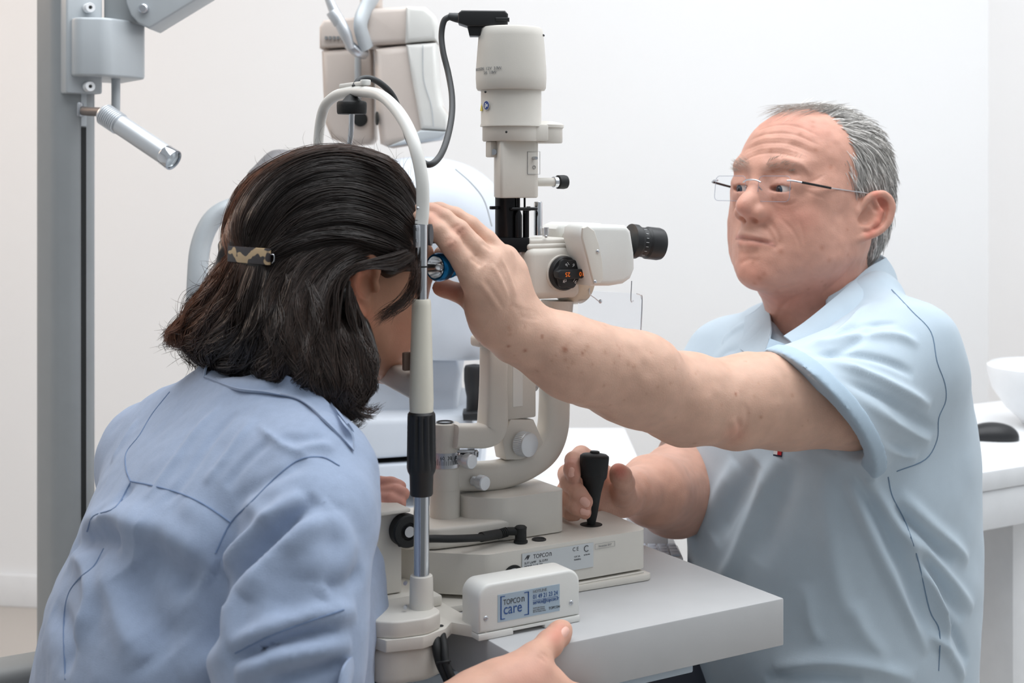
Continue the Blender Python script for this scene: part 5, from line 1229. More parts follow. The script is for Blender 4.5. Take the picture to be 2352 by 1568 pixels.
for i in sel:
    p = hc_.V[i].copy(); l = toloc(p); 
    if Nn[i]@(p-HM) < 0: continue
    if Nn[i][1] > .55 and rng.random() < .6: continue
    top = np.clip((l[2]-.05)/.05, 0, 1); dloc = np.array([-1.0*top-.25, 0, -1.15*(1-top)-.05]); dloc[0] += -.3*(l[2] > 0)
    ln_ = .018+.022*top+rng.random()*.012; n = 7; q = p+Nn[i]*.0005; pth = [q.copy()]; d0 = None; wob = rng.normal(0, .22, 3)
    for j in range(n-1):
        hh_ = bv.find_nearest(Vector(q)); nn = np.array(hh_[1]); dd = ax[0]*dloc[0]+ax[2]*dloc[2]; dd = dd-nn*(dd@nn); dd /= np.linalg.norm(dd)+1e-9
        q = q+(dd+wob*.5+nn*(.18 if j < 3 else .02))*ln_/n; pth.append(q.copy())
    paths.append(np.array(pth)); g = 140+rng.random()*115; g = g*(1.08 if l[2] < .01 else 1.); cols.append(lin((g, g*.985, g*.965))[:3]); rad.append(.00038+rng.random()*.0002)
# wisps over the bald front
for i in range(170):
    t = rng.random(); a = G(-.02+rng.normal()*.012, .045-t*.075, .105); e_ = G(.050+rng.random()*.022, .025-t*.055, .098-.012*rng.random()-.02*rng.random()**2)
    m_ = (a+e_)/2+ax[2]*(.012+.006*rng.random()); u_ = np.linspace(0, 1, 7)[:, None]
    paths.append(a*(1-u_)**2+2*m_*u_*(1-u_)+e_*u_**2); g = 165+rng.random()*50; cols.append(lin((g, g*.98, g*.95))[:3]); rad.append(.00030)
o = strands('hair_strands', paths, rad, cols, 'hairg', man); o['kind'] = 'stuff'
# eyebrows
eb = []; ec = []
for y in (-1, 1):
    for i in range(120):
        t = rng.random(); c = np.array([.088-.016*t**1.5, y*(.012+.030*t), .0225+.004*math.sin(t*3)-.002*t]); c += rng.normal(0, .0016, 3)*[0, 1, 1]
        hh_ = hd.tree().find_nearest(Vector(G(*c))); p = np.array(hh_[0]); d = ax[1]*y*.8+ax[2]*.35+ax[0]*.1+rng.normal(0, .15, 3); d /= np.linalg.norm(d); nn = np.array(hh_[1])
        eb.append(np.array([p+d*.008*q_+nn*.0018*math.sin(q_*2.5) for q_ in np.linspace(0, 1, 4)])); g = 165+rng.random()*50; ec.append(lin((g, g*.93, g*.88))[:3])
o = strands('eyebrows', eb, np.full(len(eb), .00016), ec, 'hairg', man); o['kind'] = 'stuff'

# ---- rimless glasses
gl = thing('glasses', 'rimless glasses with thin dark temples worn by the grey-haired man', 'glasses', G(.102, 0, 0))
LXc = .1005
def GL(x, y, z): return G(x, y, z)
for y in (1, -1):
    w2, h2, r_ = .0235, .0150, .006; yc = y*.0335; pl_ = []
    for (cx_, cy_, a0) in ((w2-r_, h2-r_, 0), (-w2+r_, h2-r_, 90), (-w2+r_, -h2+r_, 180), (w2-r_, -h2+r_, 270)):
        for a in range(0, 91, 15): pl_.append((cx_+r_*math.cos(math.radians(a0+a)), cy_+r_*math.sin(math.radians(a0+a))))
    Ml = frame(G(LXc, yc, -.0065), ax[1]*k, ax[2]*k, np.cross(ax[1], ax[2])*k)
    put('lens', xf(prism(pl_, 0, .0016, 0), Ml), 'lensg', gl, 30)
    ring = [np.array(p_)*1.0 for p_ in pl_]+[np.array(pl_[0])]
    put('lens_edge', xf(tube([(a, b, .0008) for a, b in ring], .00028, 6, 1), Ml), mat('lens_edge', (150, 158, 176), .3), gl, 60)
    put('hinge', tube([G(LXc+.002, y*.053, .003), G(LXc+.001, y*.060, .003), G(LXc-.006, y*.068, .002)], .0011, 8), 'steel', gl)
    put('temple', tube([G(LXc-.006, y*.068, .002), G(LXc-.028, y*.0725, .0015), G(LXc-.050, y*.0755, .001)], .0016, 10), 'blackm', gl)
    put('temple_tip', tube([G(LXc-.050, y*.0755, .001), G(.010, y*.079, .002), G(-.012, y*.083, .002), G(-.030, y*.083, -.002)], .0008, 8), 'steel', gl)
    put('nose_pad', tube([G(LXc, y*.010, -.004), G(LXc-.006, y*.0125, -.010), G(LXc-.009, y*.0130, -.016)], [.0006, .0012, .0018], 8), 'steel', gl)
put('bridge', tube([G(LXc+.001, .0135, .001), G(LXc+.003, .006, .0035), G(LXc+.003, -.006, .0035), G(LXc+.001, -.0135, .001)], .0010, 8), 'steel', gl)
# ================================================================== THE WOMAN
wom = thing('person', 'dark-haired woman in a light blue button-up shirt leaning into the chin rest', 'person', (-.30, 1.36, 0))
HW = np.array([-.1716, 1.430, 1.120])
fW = np.array([.81, .588, 0]); s, G, ax, k = head_sdf(HW, fW, .95, True, .0019, .08)
s.chain([G(-.028, 0, -.05), G(-.045, 0, -.10), G(-.068, 0, -.16)], [.052, .046, .044], .03)
for y in (-1, 1): s.ell(G(.090, y*.0305, -.0045), np.array([.012, .0138, .0030]), ax, .001, True)
wh = s.mesh(2); wh.noise(.0005, 80); wh.paint(SK_W)
wh.tint((226, 150, 122), .014, [(830, 610), (815, 660), (815, 700), (830, 735)], a=.8); wh.tint((196, 128, 106), .02, [(925, 760), (930, 800)], a=.4); wh.tint((170, 96, 86), .004, pts=[G(.092, .02, -.074), G(.098, 0, -.074), G(.092, -.02, -.074)], a=.7)
# near hand gripping the table edge
sA = SDF((-.30, 1.02, .60), (.10, 1.40, .84), .0022)
def PA(lst): return [P(u, v, Y) for u, v, Y in lst]
elb = P(620, 1880, 1.12)
sA.chain([P(690, 1560, 1.16), elb, P(880, 1740, 1.18), P(1095, 1620, 1.255), P(1150, 1588, 1.268)], [.048, .044, .040, .027, .026], .02)
sA.chain(PA([(1150, 1590, 1.268), (1205, 1578, 1.280), (1262, 1590, 1.288)]), [.026, .025, .019], .012)
sA.cone(P(1170, 1570, 1.272), P(1230, 1535, 1.286), .020, .016, .015)
sA.chain(PA([(1185, 1555, 1.276), (1226, 1512, 1.290), (1262, 1478, 1.312), (1284, 1456, 1.328), (1291, 1446, 1.334)]), [.0180, .0140, .0120, .0112, .0095], .006)
for (a, b, c, r) in (((1275, 1578, 1.286), (1325, 1600, 1.296), (1372, 1606, 1.325), .0112), ((1268, 1606, 1.284), (1322, 1640, 1.292), (1372, 1640, 1.325), .0112), ((1250, 1636, 1.282), (1306, 1676, 1.292), (1355, 1670, 1.325), .0105), ((1225, 1660, 1.278), (1280, 1706, 1.288), (1325, 1700, 1.32), .0095)):
    sA.cone(P(1190, 1600, 1.275), P(*a), .020, r*1.15, .01); sA.chain(PA([a, b, c]), [r*1.1, r, r*.85], .004)
hA = sA.mesh(2); hA.strokes([([(1240, 1498), (1252, 1504), (1262, 1514)], -.0008, .0014), ([(1232, 1506), (1244, 1512), (1254, 1522)], -.0008, .0014), ([(1255, 1484), (1268, 1492)], -.0006, .0012)])
hA.noise(.0006, 75); hA.paint((214, 168, 146)); hA.tint((218, 138, 120), .009, [(1275, 1462), (1290, 1446)], a=.6); hA.tint((216, 160, 144), .02, [(1190, 1560), (1240, 1540)], a=.5)
# far hand on the rail
sB = SDF((-.38, 1.38, .74), (-.06, 1.62, 1.02), .0022)
sB.chain([P(480, 1330, 1.532), P(700, 1180, 1.512), P(795, 1150, 1.487)], [.042, .034, .026], .02)
sB.cone(P(790, 1148, 1.488), P(828, 1140, 1.474), .024, .016, .010)
for pts, rs in (([(822, 1124, 1.474), (866, 1111, 1.464), (897, 1112, 1.458), (918, 1117, 1.455)], [.0105, .0088, .0082, .0070]), ([(830, 1140, 1.470), (878, 1135, 1.452), (910, 1129, 1.444), (926, 1134, 1.441)], [.0105, .0086, .0080, .0070]),
                ([(826, 1152, 1.464), (866, 1149, 1.444), (898, 1148, 1.436), (918, 1156, 1.434)], [.0105, .0084, .0078, .0070]), ([(822, 1162, 1.458), (850, 1164, 1.440), (874, 1165, 1.433), (890, 1168, 1.431)], [.0100, .0078, .0072, .0064])):
    sB.chain(PA(pts), rs, .0016)
hB = sB.mesh(2); hB.noise(.0005, 75); hB.paint((208, 150, 134))
lW = np.array([.515, -.857, 0])
sT = SDF((-.60, 1.10, .44), (-.05, 1.66, 1.04), .006)
sT.loft([(.46, -.335, 1.33, .15, .12), (.75, -.32, 1.35, .145, .11), (.93, -.28, 1.375, .14, .075), (.985, -.262, 1.385, .08, .06)], lW, E)
sT.cone((-.255, 1.385, .95), G(-.06, 0, -.13), .045, .042, .02); sT.cone(P(728, 1100, 1.25), P(690, 1450, 1.17), .045, .04, .02)
tw = sT.mesh(2); tw.paint(SK_W)
put_body('body', merge(wh, hA, hB, tw), 'skin_w', wom)
eyes(G, ax, k, wom, E+np.array([0, 0, .0]))
nail_at(hA, 1298, 1452, P(1300, 1440, 1.33)-P(1270, 1475, 1.31), .0058, .0075, wom)

# ---- shirt
lo_, hi_ = (-.64, 1.05, .44), (.0, 1.72, 1.12)
sS = SDF(lo_, hi_, .0038)
def keyw(v, ul, ur, a, b, Y): return (ZC-(v-HY)/F*Y, ((ul+ur)/2-CX)/F*Y, Y, a, b)
sS.loft([keyw(2090, 80, 850, .186, .153, 1.325), keyw(1760, 85, 850, .183, .148, 1.33), keyw(1568, 112, 838, .180, .150, 1.345), keyw(1400, 110, 852, .176, .150, 1.35), keyw(1250, 175, 832, .172, .128, 1.355), keyw(1150, 200, 818, .172, .116, 1.36),
         keyw(1050, 250, 800, .168, .100, 1.365), keyw(960, 320, 790, .150, .078, 1.372), keyw(915, 380, 780, .118, .064, 1.378), keyw(880, 450, 765, .085, .056, 1.382), keyw(858, 490, 750, .065, .05, 1.385)], lW, E, .02, 2.3)
# shoulders and sleeves
sS.cone(P(715, 1080, 1.262), P(630, 955, 1.345), .056, .040, .05); sS.cone(P(360, 1050, 1.50), P(510, 945, 1.42), .052, .040, .05)
sS.chain(PA([(722, 1110, 1.250), (722, 1200, 1.215), (695, 1340, 1.180), (676, 1470, 1.160), (668, 1570, 1.150), (660, 1660, 1.145)]), [.056, .056, .0535, .0545, .056, .052], .018)
sS.chain([P(350, 1060, 1.50), P(360, 1300, 1.58), P(470, 1345, 1.62), P(640, 1220, 1.61), P(740, 1165, 1.595)], [.055, .050, .052, .046, .040], .02)
# bulge of cloth hanging at her far side and hip, and the loose shirt front
sS.cone(P(215, 1420, 1.44), P(205, 1600, 1.42), .036, .050, .06); sS.cone(P(830, 1300, 1.36), P(835, 1400, 1.36), .012, .016, .05)
sS.ell(G(-.075, 0, -.095), (.050, .050, .040), None, .012, True)
sw = sS.mesh(2)
fw = [ # the deep fold under the shoulder blades and the hollow of the back
 ([(180, 1200), (260, 1195), (340, 1215), (420, 1260), (500, 1300)], .010, .018), ([(330, 1240), (400, 1290), (460, 1340)], -.008, .020), ([(230, 1290), (260, 1360), (290, 1440), (330, 1520)], .006, .016), ([(300, 1300), (330, 1400), (400, 1500)], -.007, .022),
 ([(560, 1300), (540, 1400), (520, 1500), (420, 1560)], .005, .014), ([(170, 1250), (240, 1235), (290, 1240)], -.006, .010), ([(160, 1260), (200, 1300), (210, 1380), (170, 1480)], .006, .012), ([(120, 1400), (150, 1450), (150, 1550)], -.005, .012),
 # armhole crease and sleeve folds
 ([(700, 1140), (620, 1200), (560, 1260), (525, 1320)], .006, .010), ([(735, 1150), (650, 1215), (580, 1275), (545, 1330), (530, 1400)], -.0085, .009), ([(760, 1160), (690, 1230), (610, 1300), (570, 1370)], .005, .012),
 ([(540, 1490), (600, 1460), (680, 1430), (760, 1410), (810, 1400)], .005, .008), ([(535, 1515), (600, 1488), (680, 1460), (770, 1440)], -.005, .007), ([(545, 1545), (620, 1520), (700, 1500), (800, 1480)], .005, .008), ([(620, 1560), (700, 1540), (790, 1520)], -.004, .007),
 ([(760, 1180), (790, 1250), (780, 1320), (740, 1380)], .003, .010), ([(700, 1200), (720, 1260), (715, 1330)], .0025, .012), ([(650, 1260), (660, 1330), (640, 1420)], -.0025, .012), ([(740, 1350), (780, 1340), (830, 1310)], -.004, .008),
 # yoke wrinkles
 ([(500, 930), (440, 1000), (380, 1080), (340, 1150)], .0018, .006), ([(540, 940), (480, 1010), (420, 1100), (380, 1160)], -.0018, .006), ([(580, 960), (520, 1040), (470, 1110)], .0018, .006), ([(620, 1000), (560, 1060), (520, 1120)], -.0016, .006),
 ([(590, 970), (620, 1000), (660, 1025), (700, 1045)], .0016, .0035), ([(700, 1050), (660, 1080), (600, 1110), (540, 1160)], -.002, .008), ([(680, 1030), (730, 1020), (770, 1030)], .002, .007), ([(560, 1150), (600, 1180), (640, 1200)], .002, .007),
 ([(310, 960), (280, 1010), (250, 1060)], .002, .006), ([(740, 1000), (700, 1010), (640, 1000)], -.0015, .006), ([(420, 1150), (480, 1200), (540, 1250)], .0022, .012), ([(300, 1110), (270, 1160), (230, 1190)], -.0025, .008)]
sw.strokes([(p_, a_*1.7, w_) for p_, a_, w_ in fw]); sw.noise(.0042, 8); sw.noise(.0018, 24); sw.noise(.0007, 70)
blo = put_body('shirt', sw, 'blouse', wom)
seamp = lambda pix, r=.0008: seam(sw, pix, max(r, .0008), 'seamw', blo)
seamp([(300, 1105), (350, 1115), (420, 1135), (480, 1165), (530, 1200)]); seamp([(300, 1105), (290, 1080), (290, 1040), (320, 1000), (350, 950), (390, 900)], .0005); seamp([(300, 1108), (265, 1165), (215, 1185), (200, 1220)])
seamp([(238, 1260), (215, 1300), (180, 1330), (155, 1370), (146, 1440), (150, 1560)]); seamp([(780, 1070), (740, 1050), (690, 1055), (640, 1090), (580, 1150), (530, 1200), (495, 1270)], .0005)
seamp([(540, 1500), (620, 1460), (700, 1430), (790, 1400)], .0007)
# collar folded over, near leaf ends in a point
def on_shirt(l, off=.004):
    out = []
    for (u, v, Y) in l:
        h, _ = sw.hit(u, v); y_ = Y if h is None else min(h[1], Y+.06); out.append(P(u, v, y_-off))
    return out
A_ = on_shirt([(500, 815, 1.415), (560, 836, 1.362), (640, 856, 1.315), (700, 884, 1.292), (752, 925, 1.285), (795, 978, 1.300)], .016)
B_ = on_shirt([(470, 866, 1.42), (540, 893, 1.36), (620, 903, 1.32), (690, 920, 1.295), (745, 966, 1.282), (813, 1035, 1.270)], .004)
put('collar', ribbon(A_, B_, .0022, 8, .004), 'blouse', blo, 60)
put('collar', ribbon([A_[0]]+PY([(520, 828, 1.455), (600, 850, 1.475), (700, 880, 1.47), (780, 950, 1.44)]), [B_[0]]+PY([(455, 872, 1.46), (520, 880, 1.51), (640, 920, 1.51), (760, 1000, 1.47)]), .0022, 8, .004), 'blouse', blo, 60)
put('collar_stand', ribbon([a+np.array([0, .012, 0]) for a in A_], [b+np.array([0, .03, 0]) for b in B_], .0020, 8, .001), 'blouse', blo, 60)
cu = put('sleeve_cuff', ribbon(PY([(815, 1498, 1.135), (790, 1530, 1.105), (775, 1580, 1.095), (760, 1620, 1.09)]), PY([(808, 1560, 1.14), (802, 1580, 1.115), (800, 1610, 1.10), (790, 1640, 1.10)]), .0022, 6, .002), 'blouse', blo, 60)
# trousers
sL = SDF((-.62, .95, 0.0), (.25, 1.85, .60), .008)
hipc = np.array([-.345, 1.335, .50]); sL.ell(hipc, (.18, .16, .12), (lW, E, U), .03)
for y, kn in ((1, I(.08, -.215, -TT+.49)), (-1, I(.06, .22, -TT+.49))):
    sL.chain([hipc+lW*y*.085, kn, kn*[1, 1, 0]-E*.02+[0, 0, .10]], [.095, .062, .046], .03); ft = kn*[1, 1, 0]-E*.02+[0, 0, .045]; sL.cone(ft, ft+E*.13-[0, 0, .006], .043, .033, .03)
sL.f = np.maximum(sL.f, (.004-sL.ax[2])[None, None, :]).astype(np.float32)
b = sL.mesh(2); b.noise(.004, 12); put_body('trousers', b, 'trous', wom)
# patient chair, one grey armrest shows at the lower left
pcx = thing('patient_chair', 'grey padded patient chair, its arm showing at the lower left behind the woman', 'chair', (-.40, 1.30, 0))
MC = frame(np.array([-.40, 1.30, 0]), E, D, U)
put('seat', box((-.22, -.22, .33), (.24, .22, .405), .03, 4, M=MC), 'greypad', pcx)
put('armrest', box((-.30, .235, .655), (.14, .29, .69), .012, 4, M=MC), mat('armrest_grey', (132, 132, 130), .55), pcx)
put('arm_post', box((-.10, .25, .30), (-.06, .275, .66), .004, 2, M=MC), 'postm', pcx)
put('seat_frame', box((-.14, -.16, .29), (.16, .275, .332), .006, 2, M=MC), 'postm', pcx)
put('column', box((-.07, -.07, .02), (.07, .07, .30), .01, 3, M=MC), 'postm', pcx)
put('base', box((-.22, -.22, .0), (.22, .22, .03), .008, 3, M=MC), 'postm', pcx)

# ---- hair
HL = lambda x, y, z: G(x, y, z)
sC = SDF((-.48, 1.20, .92), (-.04, 1.62, 1.27), .0024)
sC.ell(G(-.020, 0, .024), (.104, .089, .101), ax, .01); sC.ell(G(-.045, 0, -.005), (.078, .080, .082), ax, .02)
for (u, v, Y, r) in [(655, 650, 1.40, .056), (585, 700, 1.41, .044), (530, 740, 1.42, .032), (480, 775, 1.42, .022), (600, 770, 1.40, .050), (560, 800, 1.41, .032), (690, 760, 1.36, .058), (690, 830, 1.345, .042), (740, 830, 1.325, .036), (775, 880, 1.315, .022), (760, 740, 1.345, .035), (795, 935, 1.305, .011), (806, 850, 1.312, .014), (796, 800, 1.322, .015)]:
    sC.ell(P(u, v, Y), (r, r, r), None, .03)
for (x, y, z, r) in [(-.05, .05, -.06, .055), (-.03, .06, -.09, .04), (-.01, .065, -.11, .025)]: sC.ell(G(x, y, z), (r, r, r), None, .03)
# free the ears and the face
for y in (-1, 1):
    sC.ell(G(-.022, y*.100, -.012), (.028, .040, .036), ax, .008, True); sC.ell(G(.034, y*.075, -.062), (.052, .062, .062), ax, .012, True)
sC.ell(G(.100, 0, -.05), (.055, .09, .075), ax, .015, True); sC.ell(G(.03, 0, -.11), (.06, .06, .05), ax, .01, True)
hc2 = sC.mesh(3)
FAM = dict(
 A=[[(800, 330), (700, 335), (610, 375), (550, 425), (520, 490), (510, 545), (520, 585)], [(957, 440), (920, 378), (850, 342), (755, 332), (660, 355), (585, 405), (540, 470), (528, 530), (540, 575)], [(957, 460), (925, 395), (850, 350), (760, 338), (670, 362), (600, 410), (558, 470), (540, 530), (552, 570)], [(957, 485), (915, 425), (840, 385), (750, 375), (670, 405), (610, 460), (575, 520), (565, 570)], [(957, 520), (905, 465), (820, 430), (740, 430), (670, 460), (620, 515), (590, 570)], [(955, 560), (900, 515), (815, 485), (740, 490), (680, 515), (635, 555), (605, 585)], [(950, 590), (890, 560), (800, 535), (730, 540), (670, 560), (625, 580), (610, 592)], [(945, 605), (880, 592), (800, 566), (740, 572), (690, 586), (645, 600), (612, 604)]],
 B=[[(955, 590), (915, 625), (860, 612), (805, 622), (782, 665), (775, 740), (785, 820), (800, 890), (815, 950), (860, 955)], [(930, 570), (860, 590), (800, 605), (755, 660), (745, 740), (760, 830), (780, 900), (790, 970)], [(880, 550), (800, 570), (730, 620), (700, 700), (705, 780), (730, 860), (765, 930), (800, 975)], [(820, 545), (740, 580), (680, 640), (660, 720), (670, 800), (700, 860), (740, 900)], [(760, 555), (690, 590), (640, 660), (625, 750), (640, 820), (660, 860)], [(700, 560), (640, 600), (605, 670), (590, 750), (600, 820), (610, 860)]],
 C=[[(520, 585), (490, 630), (445, 685), (412, 730), (395, 760), (378, 782)], [(528, 590), (505, 640), (465, 690), (432, 735), (405, 765), (385, 790)], [(545, 605), (525, 660), (490, 715), (450, 760), (425, 790), (440, 815)], [(575, 612), (560, 680), (530, 740), (490, 780), (460, 815), (470, 845)], [(610, 612), (605, 680), (585, 750), (545, 810), (510, 835), (500, 855)], [(650, 612), (650, 690), (640, 760), (610, 820), (570, 850), (560, 862)]],
 Dd=[[(812, 680), (834, 735), (850, 790), (856, 845), (850, 900)], [(800, 640), (795, 700), (815, 760), (838, 820), (848, 870), (850, 900)], [(800, 730), (822, 790), (838, 850), (842, 900), (825, 940)], [(780, 740), (800, 800), (815, 860), (815, 920), (800, 960)], [(760, 700), (775, 770), (790, 840), (790, 900), (780, 950)], [(655, 600), (665, 690), (650, 770), (600, 845), (580, 868)], [(690, 620), (720, 700), (715, 780), (700, 850), (680, 885)], [(730, 640), (765, 720), (760, 800), (730, 870), (740, 920), (780, 940)]])
groove = []
for fm in FAM.values():
    for i in range(len(fm)-1):
        for q_ in (.0, .33, .66):
            a = smooth_path(np.array(fm[i], float), 4); b = smooth_path(np.array(fm[i+1], float), 4); n = 14
            ra = np.array([np.interp(np.linspace(0, 1, n), np.linspace(0, 1, len(a)), a[:, j]) for j in (0, 1)]).T; rb = np.array([np.interp(np.linspace(0, 1, n), np.linspace(0, 1, len(b)), b[:, j]) for j in (0, 1)]).T
            groove.append((list(ra*(1-q_)+rb*q_), (.0035 if int(q_*3) % 2 == 0 else -.004), .006))
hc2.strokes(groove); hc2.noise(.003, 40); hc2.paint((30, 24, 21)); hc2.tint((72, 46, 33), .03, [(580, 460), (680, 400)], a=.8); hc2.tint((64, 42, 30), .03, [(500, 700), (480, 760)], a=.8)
M_['hairb'] = mat('dark_brown_hair', (40, 30, 26), .32, attr=True, var=.2, vscale=120, spec=.75)
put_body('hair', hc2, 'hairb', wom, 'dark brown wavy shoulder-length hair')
def camray(u, v): return P(u, v, 1.)-np.array([0, 0, ZC])
T_bv = hc2.tree(); Ocam = Vector((0, 0, ZC)); paths = []; cols = []; rad = []
def resamp(g, n): a = smooth_path(np.array(g, float), 4); x = np.linspace(0, 1, len(a)); return np.array([np.interp(np.linspace(0, 1, n), x, a[:, j]) for j in (0, 1)]).T
NP_ = 16
def lay(u, v, lastY):
    d = camray(u, v); dn_ = d/np.linalg.norm(d); h = T_bv.ray_cast(Ocam, Vector(dn_))
    if h[0] is None: return None, P(u, v, lastY), None
    return True, np.array(h[0]), np.array(h[1])
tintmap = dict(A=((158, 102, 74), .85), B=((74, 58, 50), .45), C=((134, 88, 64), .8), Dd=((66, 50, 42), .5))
for nm, cnt, wav, rise in (('A', 3600, 4.5, .005), ('B', 3500, 15., .005), ('C', 2700, 17., .007), ('Dd', 3300, 16., .005)):
    fm = [resamp(g, 24) for g in FAM[nm]]; m = len(fm)-1
    for c in range(cnt):
        q_ = rng.random()*m; cl = round(q_*7)/7.; q_ = cl*.65+q_*.35 if rng.random() < .8 else q_; i = min(int(q_), m-1); w_ = q_-i; g = fm[i]*(1-w_)+fm[i+1]*w_
        t0 = rng.random()*.5 if rng.random() < .7 else 0.; t1 = min(1., t0+.5+rng.random()*.5); tt_ = np.linspace(t0, t1, NP_); x = np.linspace(0, 1, 24)
        p2 = np.array([np.interp(tt_, x, g[:, j]) for j in (0, 1)]).T
        wf = (13 if nm != 'A' else 4)*(.75+.5*abs(math.sin(cl*37.7))); ph_ = cl*9+rng.normal()*.45; am = wav*(.7+.3*rng.random())*(.4+.9*abs(math.sin(cl*91.3))); frz = rng.normal(0, .7, 2); lat = np.array([-(g[-1]-g[0])[1], (g[-1]-g[0])[0]]); lat = lat/(np.linalg.norm(lat)+1e-6)
        p2 = p2+lat*(am*np.sin(tt_*wf+ph_))[:, None]*(tt_**.7)[:, None]+frz*(1+3*tt_[:, None])+rng.normal(0, 1.5, 2)
        lastY = 1.38; pt = []; up_ = rise*rng.random()**1.5; n_ok = 0
        for j, (u, v) in enumerate(p2):
            ok, h, n_ = lay(u, v, lastY)
            if ok: lastY = h[1]; n_ok += 1; h = h+(n_ if n_@camray(u, v) < 0 else -n_)*(.0006+up_*math.sin(math.pi*j/(NP_-1)))
            pt.append(h)
        if n_ok < NP_*.4 and rng.random() < .6: continue
        pt = np.array(pt)
        if np.abs(np.diff(pt[:, 1])).max() > .03:      # jumped across a gap in the surface: keep the depth steady
            pt[:, 1] = np.median(pt[:, 1]); 
            for j in range(NP_): pt[j] = P(p2[j][0], p2[j][1], pt[j][1]-.002)
        for _ in range(2): pt[1:-1] = (pt[:-2]+pt[1:-1]*2+pt[2:])/4
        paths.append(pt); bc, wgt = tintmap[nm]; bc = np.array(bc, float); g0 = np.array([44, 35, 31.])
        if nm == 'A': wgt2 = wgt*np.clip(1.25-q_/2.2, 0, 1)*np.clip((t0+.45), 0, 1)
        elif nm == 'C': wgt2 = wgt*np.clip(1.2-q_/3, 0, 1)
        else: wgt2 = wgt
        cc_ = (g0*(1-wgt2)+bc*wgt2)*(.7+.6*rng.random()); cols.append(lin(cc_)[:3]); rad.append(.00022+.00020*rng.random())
# loose flyaways and curl ends
loose = [[(955, 600), (950, 650), (925, 690), (890, 715), (868, 738)], [(957, 620), (948, 668), (915, 705), (875, 730)], [(800, 905), (822, 935), (850, 945), (868, 935)], [(790, 930), (810, 958), (835, 962)], [(780, 940), (790, 970), (818, 978), (830, 968)],
         [(480, 700), (430, 730), (395, 755), (376, 775)], [(450, 745), (415, 760), (385, 785), (392, 800)], [(440, 770), (420, 800), (445, 830), (450, 845)], [(540, 600), (500, 610), (480, 640), (470, 670)],
         [(540, 480), (530, 530), (535, 570)], [(470, 820), (462, 840), (470, 855)], [(500, 650), (440, 690), (420, 740), (400, 800)], [(470, 800), (480, 825), (500, 835)]]
YL = [1.33, 1.33, 1.30, 1.30, 1.30, 1.42, 1.42, 1.42, 1.42, 1.43, 1.42, 1.42, 1.41]; CN = [70, 60, 50, 40, 40, 45, 45, 45, 30, 20, 25, 40, 30]
for g, Yl, cn_ in zip(loose, YL, CN):
    gg = resamp(g, NP_)
    for c in range(cn_):
        o_ = rng.normal(0, 5 if Yl > 1.31 else 4, 2); sp_ = rng.normal(0, 6, 2); cv_ = rng.normal(0, 5, 2); t = np.linspace(0, 1, NP_)[:, None]; p2 = gg+o_+sp_*t+cv_*np.sin(t*math.pi*1.3)
        yy = Yl+rng.normal()*.006
        paths.append(np.array([P(u, v, yy) for u, v in p2])); bc = np.array([70, 48, 38.])*(.6+.5*rng.random()); cols.append(lin(bc)[:3]); rad.append(.00016+.0001*rng.random())
# stray ends along the ragged lower and back edge
for c in range(330):
    t = rng.random(); e0_ = resamp([(548, 560), (520, 600), (470, 680), (420, 745), (400, 790), (440, 815), (500, 838), (600, 850)], 40)[int(t*39)]
    out_ = np.array([-1, .35-1.0*(t < .25)+1.1*(t > .6)]); out_ /= np.linalg.norm(out_); ang = rng.normal(0, .5); out_ = np.array([out_[0]*math.cos(ang)-out_[1]*math.sin(ang), out_[0]*math.sin(ang)+out_[1]*math.cos(ang)]); ln_ = 14+rng.random()**2*42; cu_ = rng.normal(0, 1.6)
    st_ = e0_-out_*14+rng.normal(0, 5, 2); p_ = [st_]; d_ = out_.copy()
    for j in range(NP_-1): d_ = np.array([d_[0]*math.cos(cu_/NP_)-d_[1]*math.sin(cu_/NP_), d_[0]*math.sin(cu_/NP_)+d_[1]*math.cos(cu_/NP_)]); p_.append(p_[-1]+d_*ln_/NP_*1.4)
    yy = 1.41+rng.normal()*.012; paths.append(np.array([P(u, v, yy) for u, v in p_])); cols.append(lin(np.array([84, 58, 46.])*(.55+.5*rng.random()))[:3]); rad.append(.00014+.0001*rng.random())
# fine flyaways lifting off the crown
crown = resamp([(536, 500), (580, 415), (660, 362), (750, 338), (840, 345), (915, 385), (956, 450)], 60)
for c in range(260):
    i_ = int(rng.random()*57)+1; p0 = crown[i_]; tgv = crown[i_-1]-crown[i_+1]; tgv /= np.linalg.norm(tgv); nv = np.array([-tgv[1], tgv[0]]); nv = nv if nv[1] < 0 else -nv
    ln_ = 22+rng.random()**2*60; lift = rng.random()**2*.75; cu_ = rng.normal(0, 1.0); d_ = tgv+nv*lift; d_ /= np.linalg.norm(d_); p_ = [p0-nv*6-tgv*6+rng.normal(0, 3, 2)]
    for j in range(NP_-1): a_ = -cu_/NP_; d_ = np.array([d_[0]*math.cos(a_)-d_[1]*math.sin(a_), d_[0]*math.sin(a_)+d_[1]*math.cos(a_)]); p_.append(p_[-1]+d_*ln_/NP_)
    yy = 1.43+rng.normal()*.012; paths.append(np.array([P(u, v, yy) for u, v in p_])); cols.append(lin(np.array([84, 60, 48.])*(.6+.5*rng.random()))[:3]); rad.append(.00011+.00007*rng.random())
npth = len(paths)
# the far side carries the same kind of hair: mirrored across the head's own plane
for i in range(0, npth, 4):
    pm = paths[i]; q_ = pm-2*((pm-HW)@ax[1])[:, None]*ax[1]
    if ((pm-HW)@ax[1]).max() < -.02: paths.append(q_); cols.append(cols[i]); rad.append(rad[i]*1.4)
o = strands('hair_strands', paths, rad, cols, 'hairb', wom); o['kind'] = 'stuff'

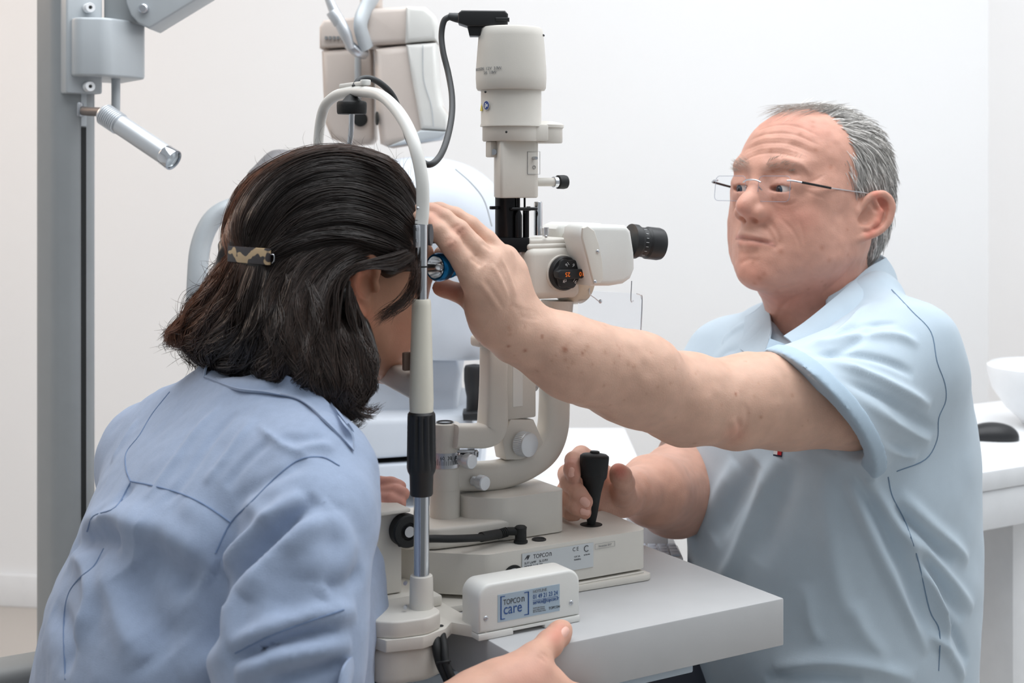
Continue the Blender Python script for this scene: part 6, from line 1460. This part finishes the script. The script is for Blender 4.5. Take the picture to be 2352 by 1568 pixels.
# ---- hair clip, tortoiseshell bar
hcp = thing('hair_clip', 'flat tortoiseshell hair clip holding back the woman\'s dark hair', 'hair clip', P(573, 586, 1.36))
q0, _ = hc2.hit(540, 585); q1, _ = hc2.hit(606, 592)
YC0, YC1 = (q0[1] if q0 is not None else 1.40)-.008, (q1[1] if q1 is not None else 1.36)-.008
YC0 = min(YC0, 1.40); YC1 = min(YC1, 1.37)
a = P(525, 582, YC0+.010); b_ = P(620, 590, YC1-.002); xa = (b_-a); lc = np.linalg.norm(xa); xa /= lc; ya = U-xa*(U@xa); ya /= np.linalg.norm(ya); za = np.cross(xa, ya)
mT = bpy.data.materials.new('tortoiseshell'); mT.use_nodes = True; nt = mT.node_tree; bs = nt.nodes['Principled BSDF']; bs.inputs['Roughness'].default_value = .22
tc = nt.nodes.new('ShaderNodeTexCoord'); vz = nt.nodes.new('ShaderNodeTexNoise'); vz.inputs['Scale'].default_value = 95; vz.inputs['Detail'].default_value = 1; cr_ = nt.nodes.new('ShaderNodeValToRGB')
cr_.color_ramp.elements[0].position = .545; cr_.color_ramp.elements[0].color = lin((62, 58, 60)); cr_.color_ramp.elements[1].position = .585; cr_.color_ramp.elements[1].color = lin((196, 170, 134))
nt.links.new(tc.outputs['Object'], vz.inputs['Vector']); nt.links.new(vz.outputs[0], cr_.inputs[0]); nt.links.new(cr_.outputs[0], bs.inputs['Base Color'])
MK = frame(a, xa, ya, za)
put('bar', xf(box((0, -.0078, -.0018), (lc, .0078, .0018), .0008, 2), MK), mT, hcp, 35)
put('clasp', xf(tube([(lc-.002, .002, -.001), (lc+.003, .002, -.002), (lc+.0035, -.003, -.002), (lc+.001, -.006, -.002)], .0006, 8), MK), 'steel', hcp)
# earring
er = thing('earring', 'small silver drop earring in the woman\'s near ear', 'earring', P(843, 740, 1.342))
eh, en = wh.hit(838, 728)
ey_ = (eh[1]-.001) if eh is not None else 1.345
put('ball', ball(P(842, 735, ey_), .0016, 14), 'chrome', er); put('hoop', tube([P(841, 738, ey_)+[.0028*math.sin(a)*.5, 0, -.008+.008*math.cos(a)] for a in np.linspace(0, 6.28, 16)], .0004, 6, 1), 'chrome', er)

# ---- penlight held at her brow
pl = thing('penlight', 'blue metal penlight with a bright reflector held between the man\'s fingers', 'penlight', P(1010, 613, 1.42))
c = P(1016, 613, 1.392); ax_ = np.array([-.64, -.77, 0.02]); ax_ /= np.linalg.norm(ax_)
put('barrel', lathe([(.0085, -.060), (.0098, -.058), (.0098, -.016), (.0112, -.012), (.0116, -.010), (.0108, -.009), (.0116, -.008), (.0108, -.007), (.0116, -.006), (.0132, -.003), (.0144, .004), (.0142, .008), (.0128, .0105), (.0112, .0105)], 48, axisM(c, ax_), caps=False), 'blue', pl, 40)
put('reflector', lathe([(.0112, .0104), (.0100, .006), (.006, -.001), (.0015, -.0035), (.0003, -.0036)], 40, axisM(c, ax_), caps=False), 'reflector', pl, 60)
put('bulb', ball(c+ax_*.0005, .0022, 14), 'white', pl)
put('glass', lathe([(.0112, .0098), (.0112, .0104), (.006, .0112), (.0003, .0114)], 32, axisM(c, ax_), caps=False), 'lensg', pl)
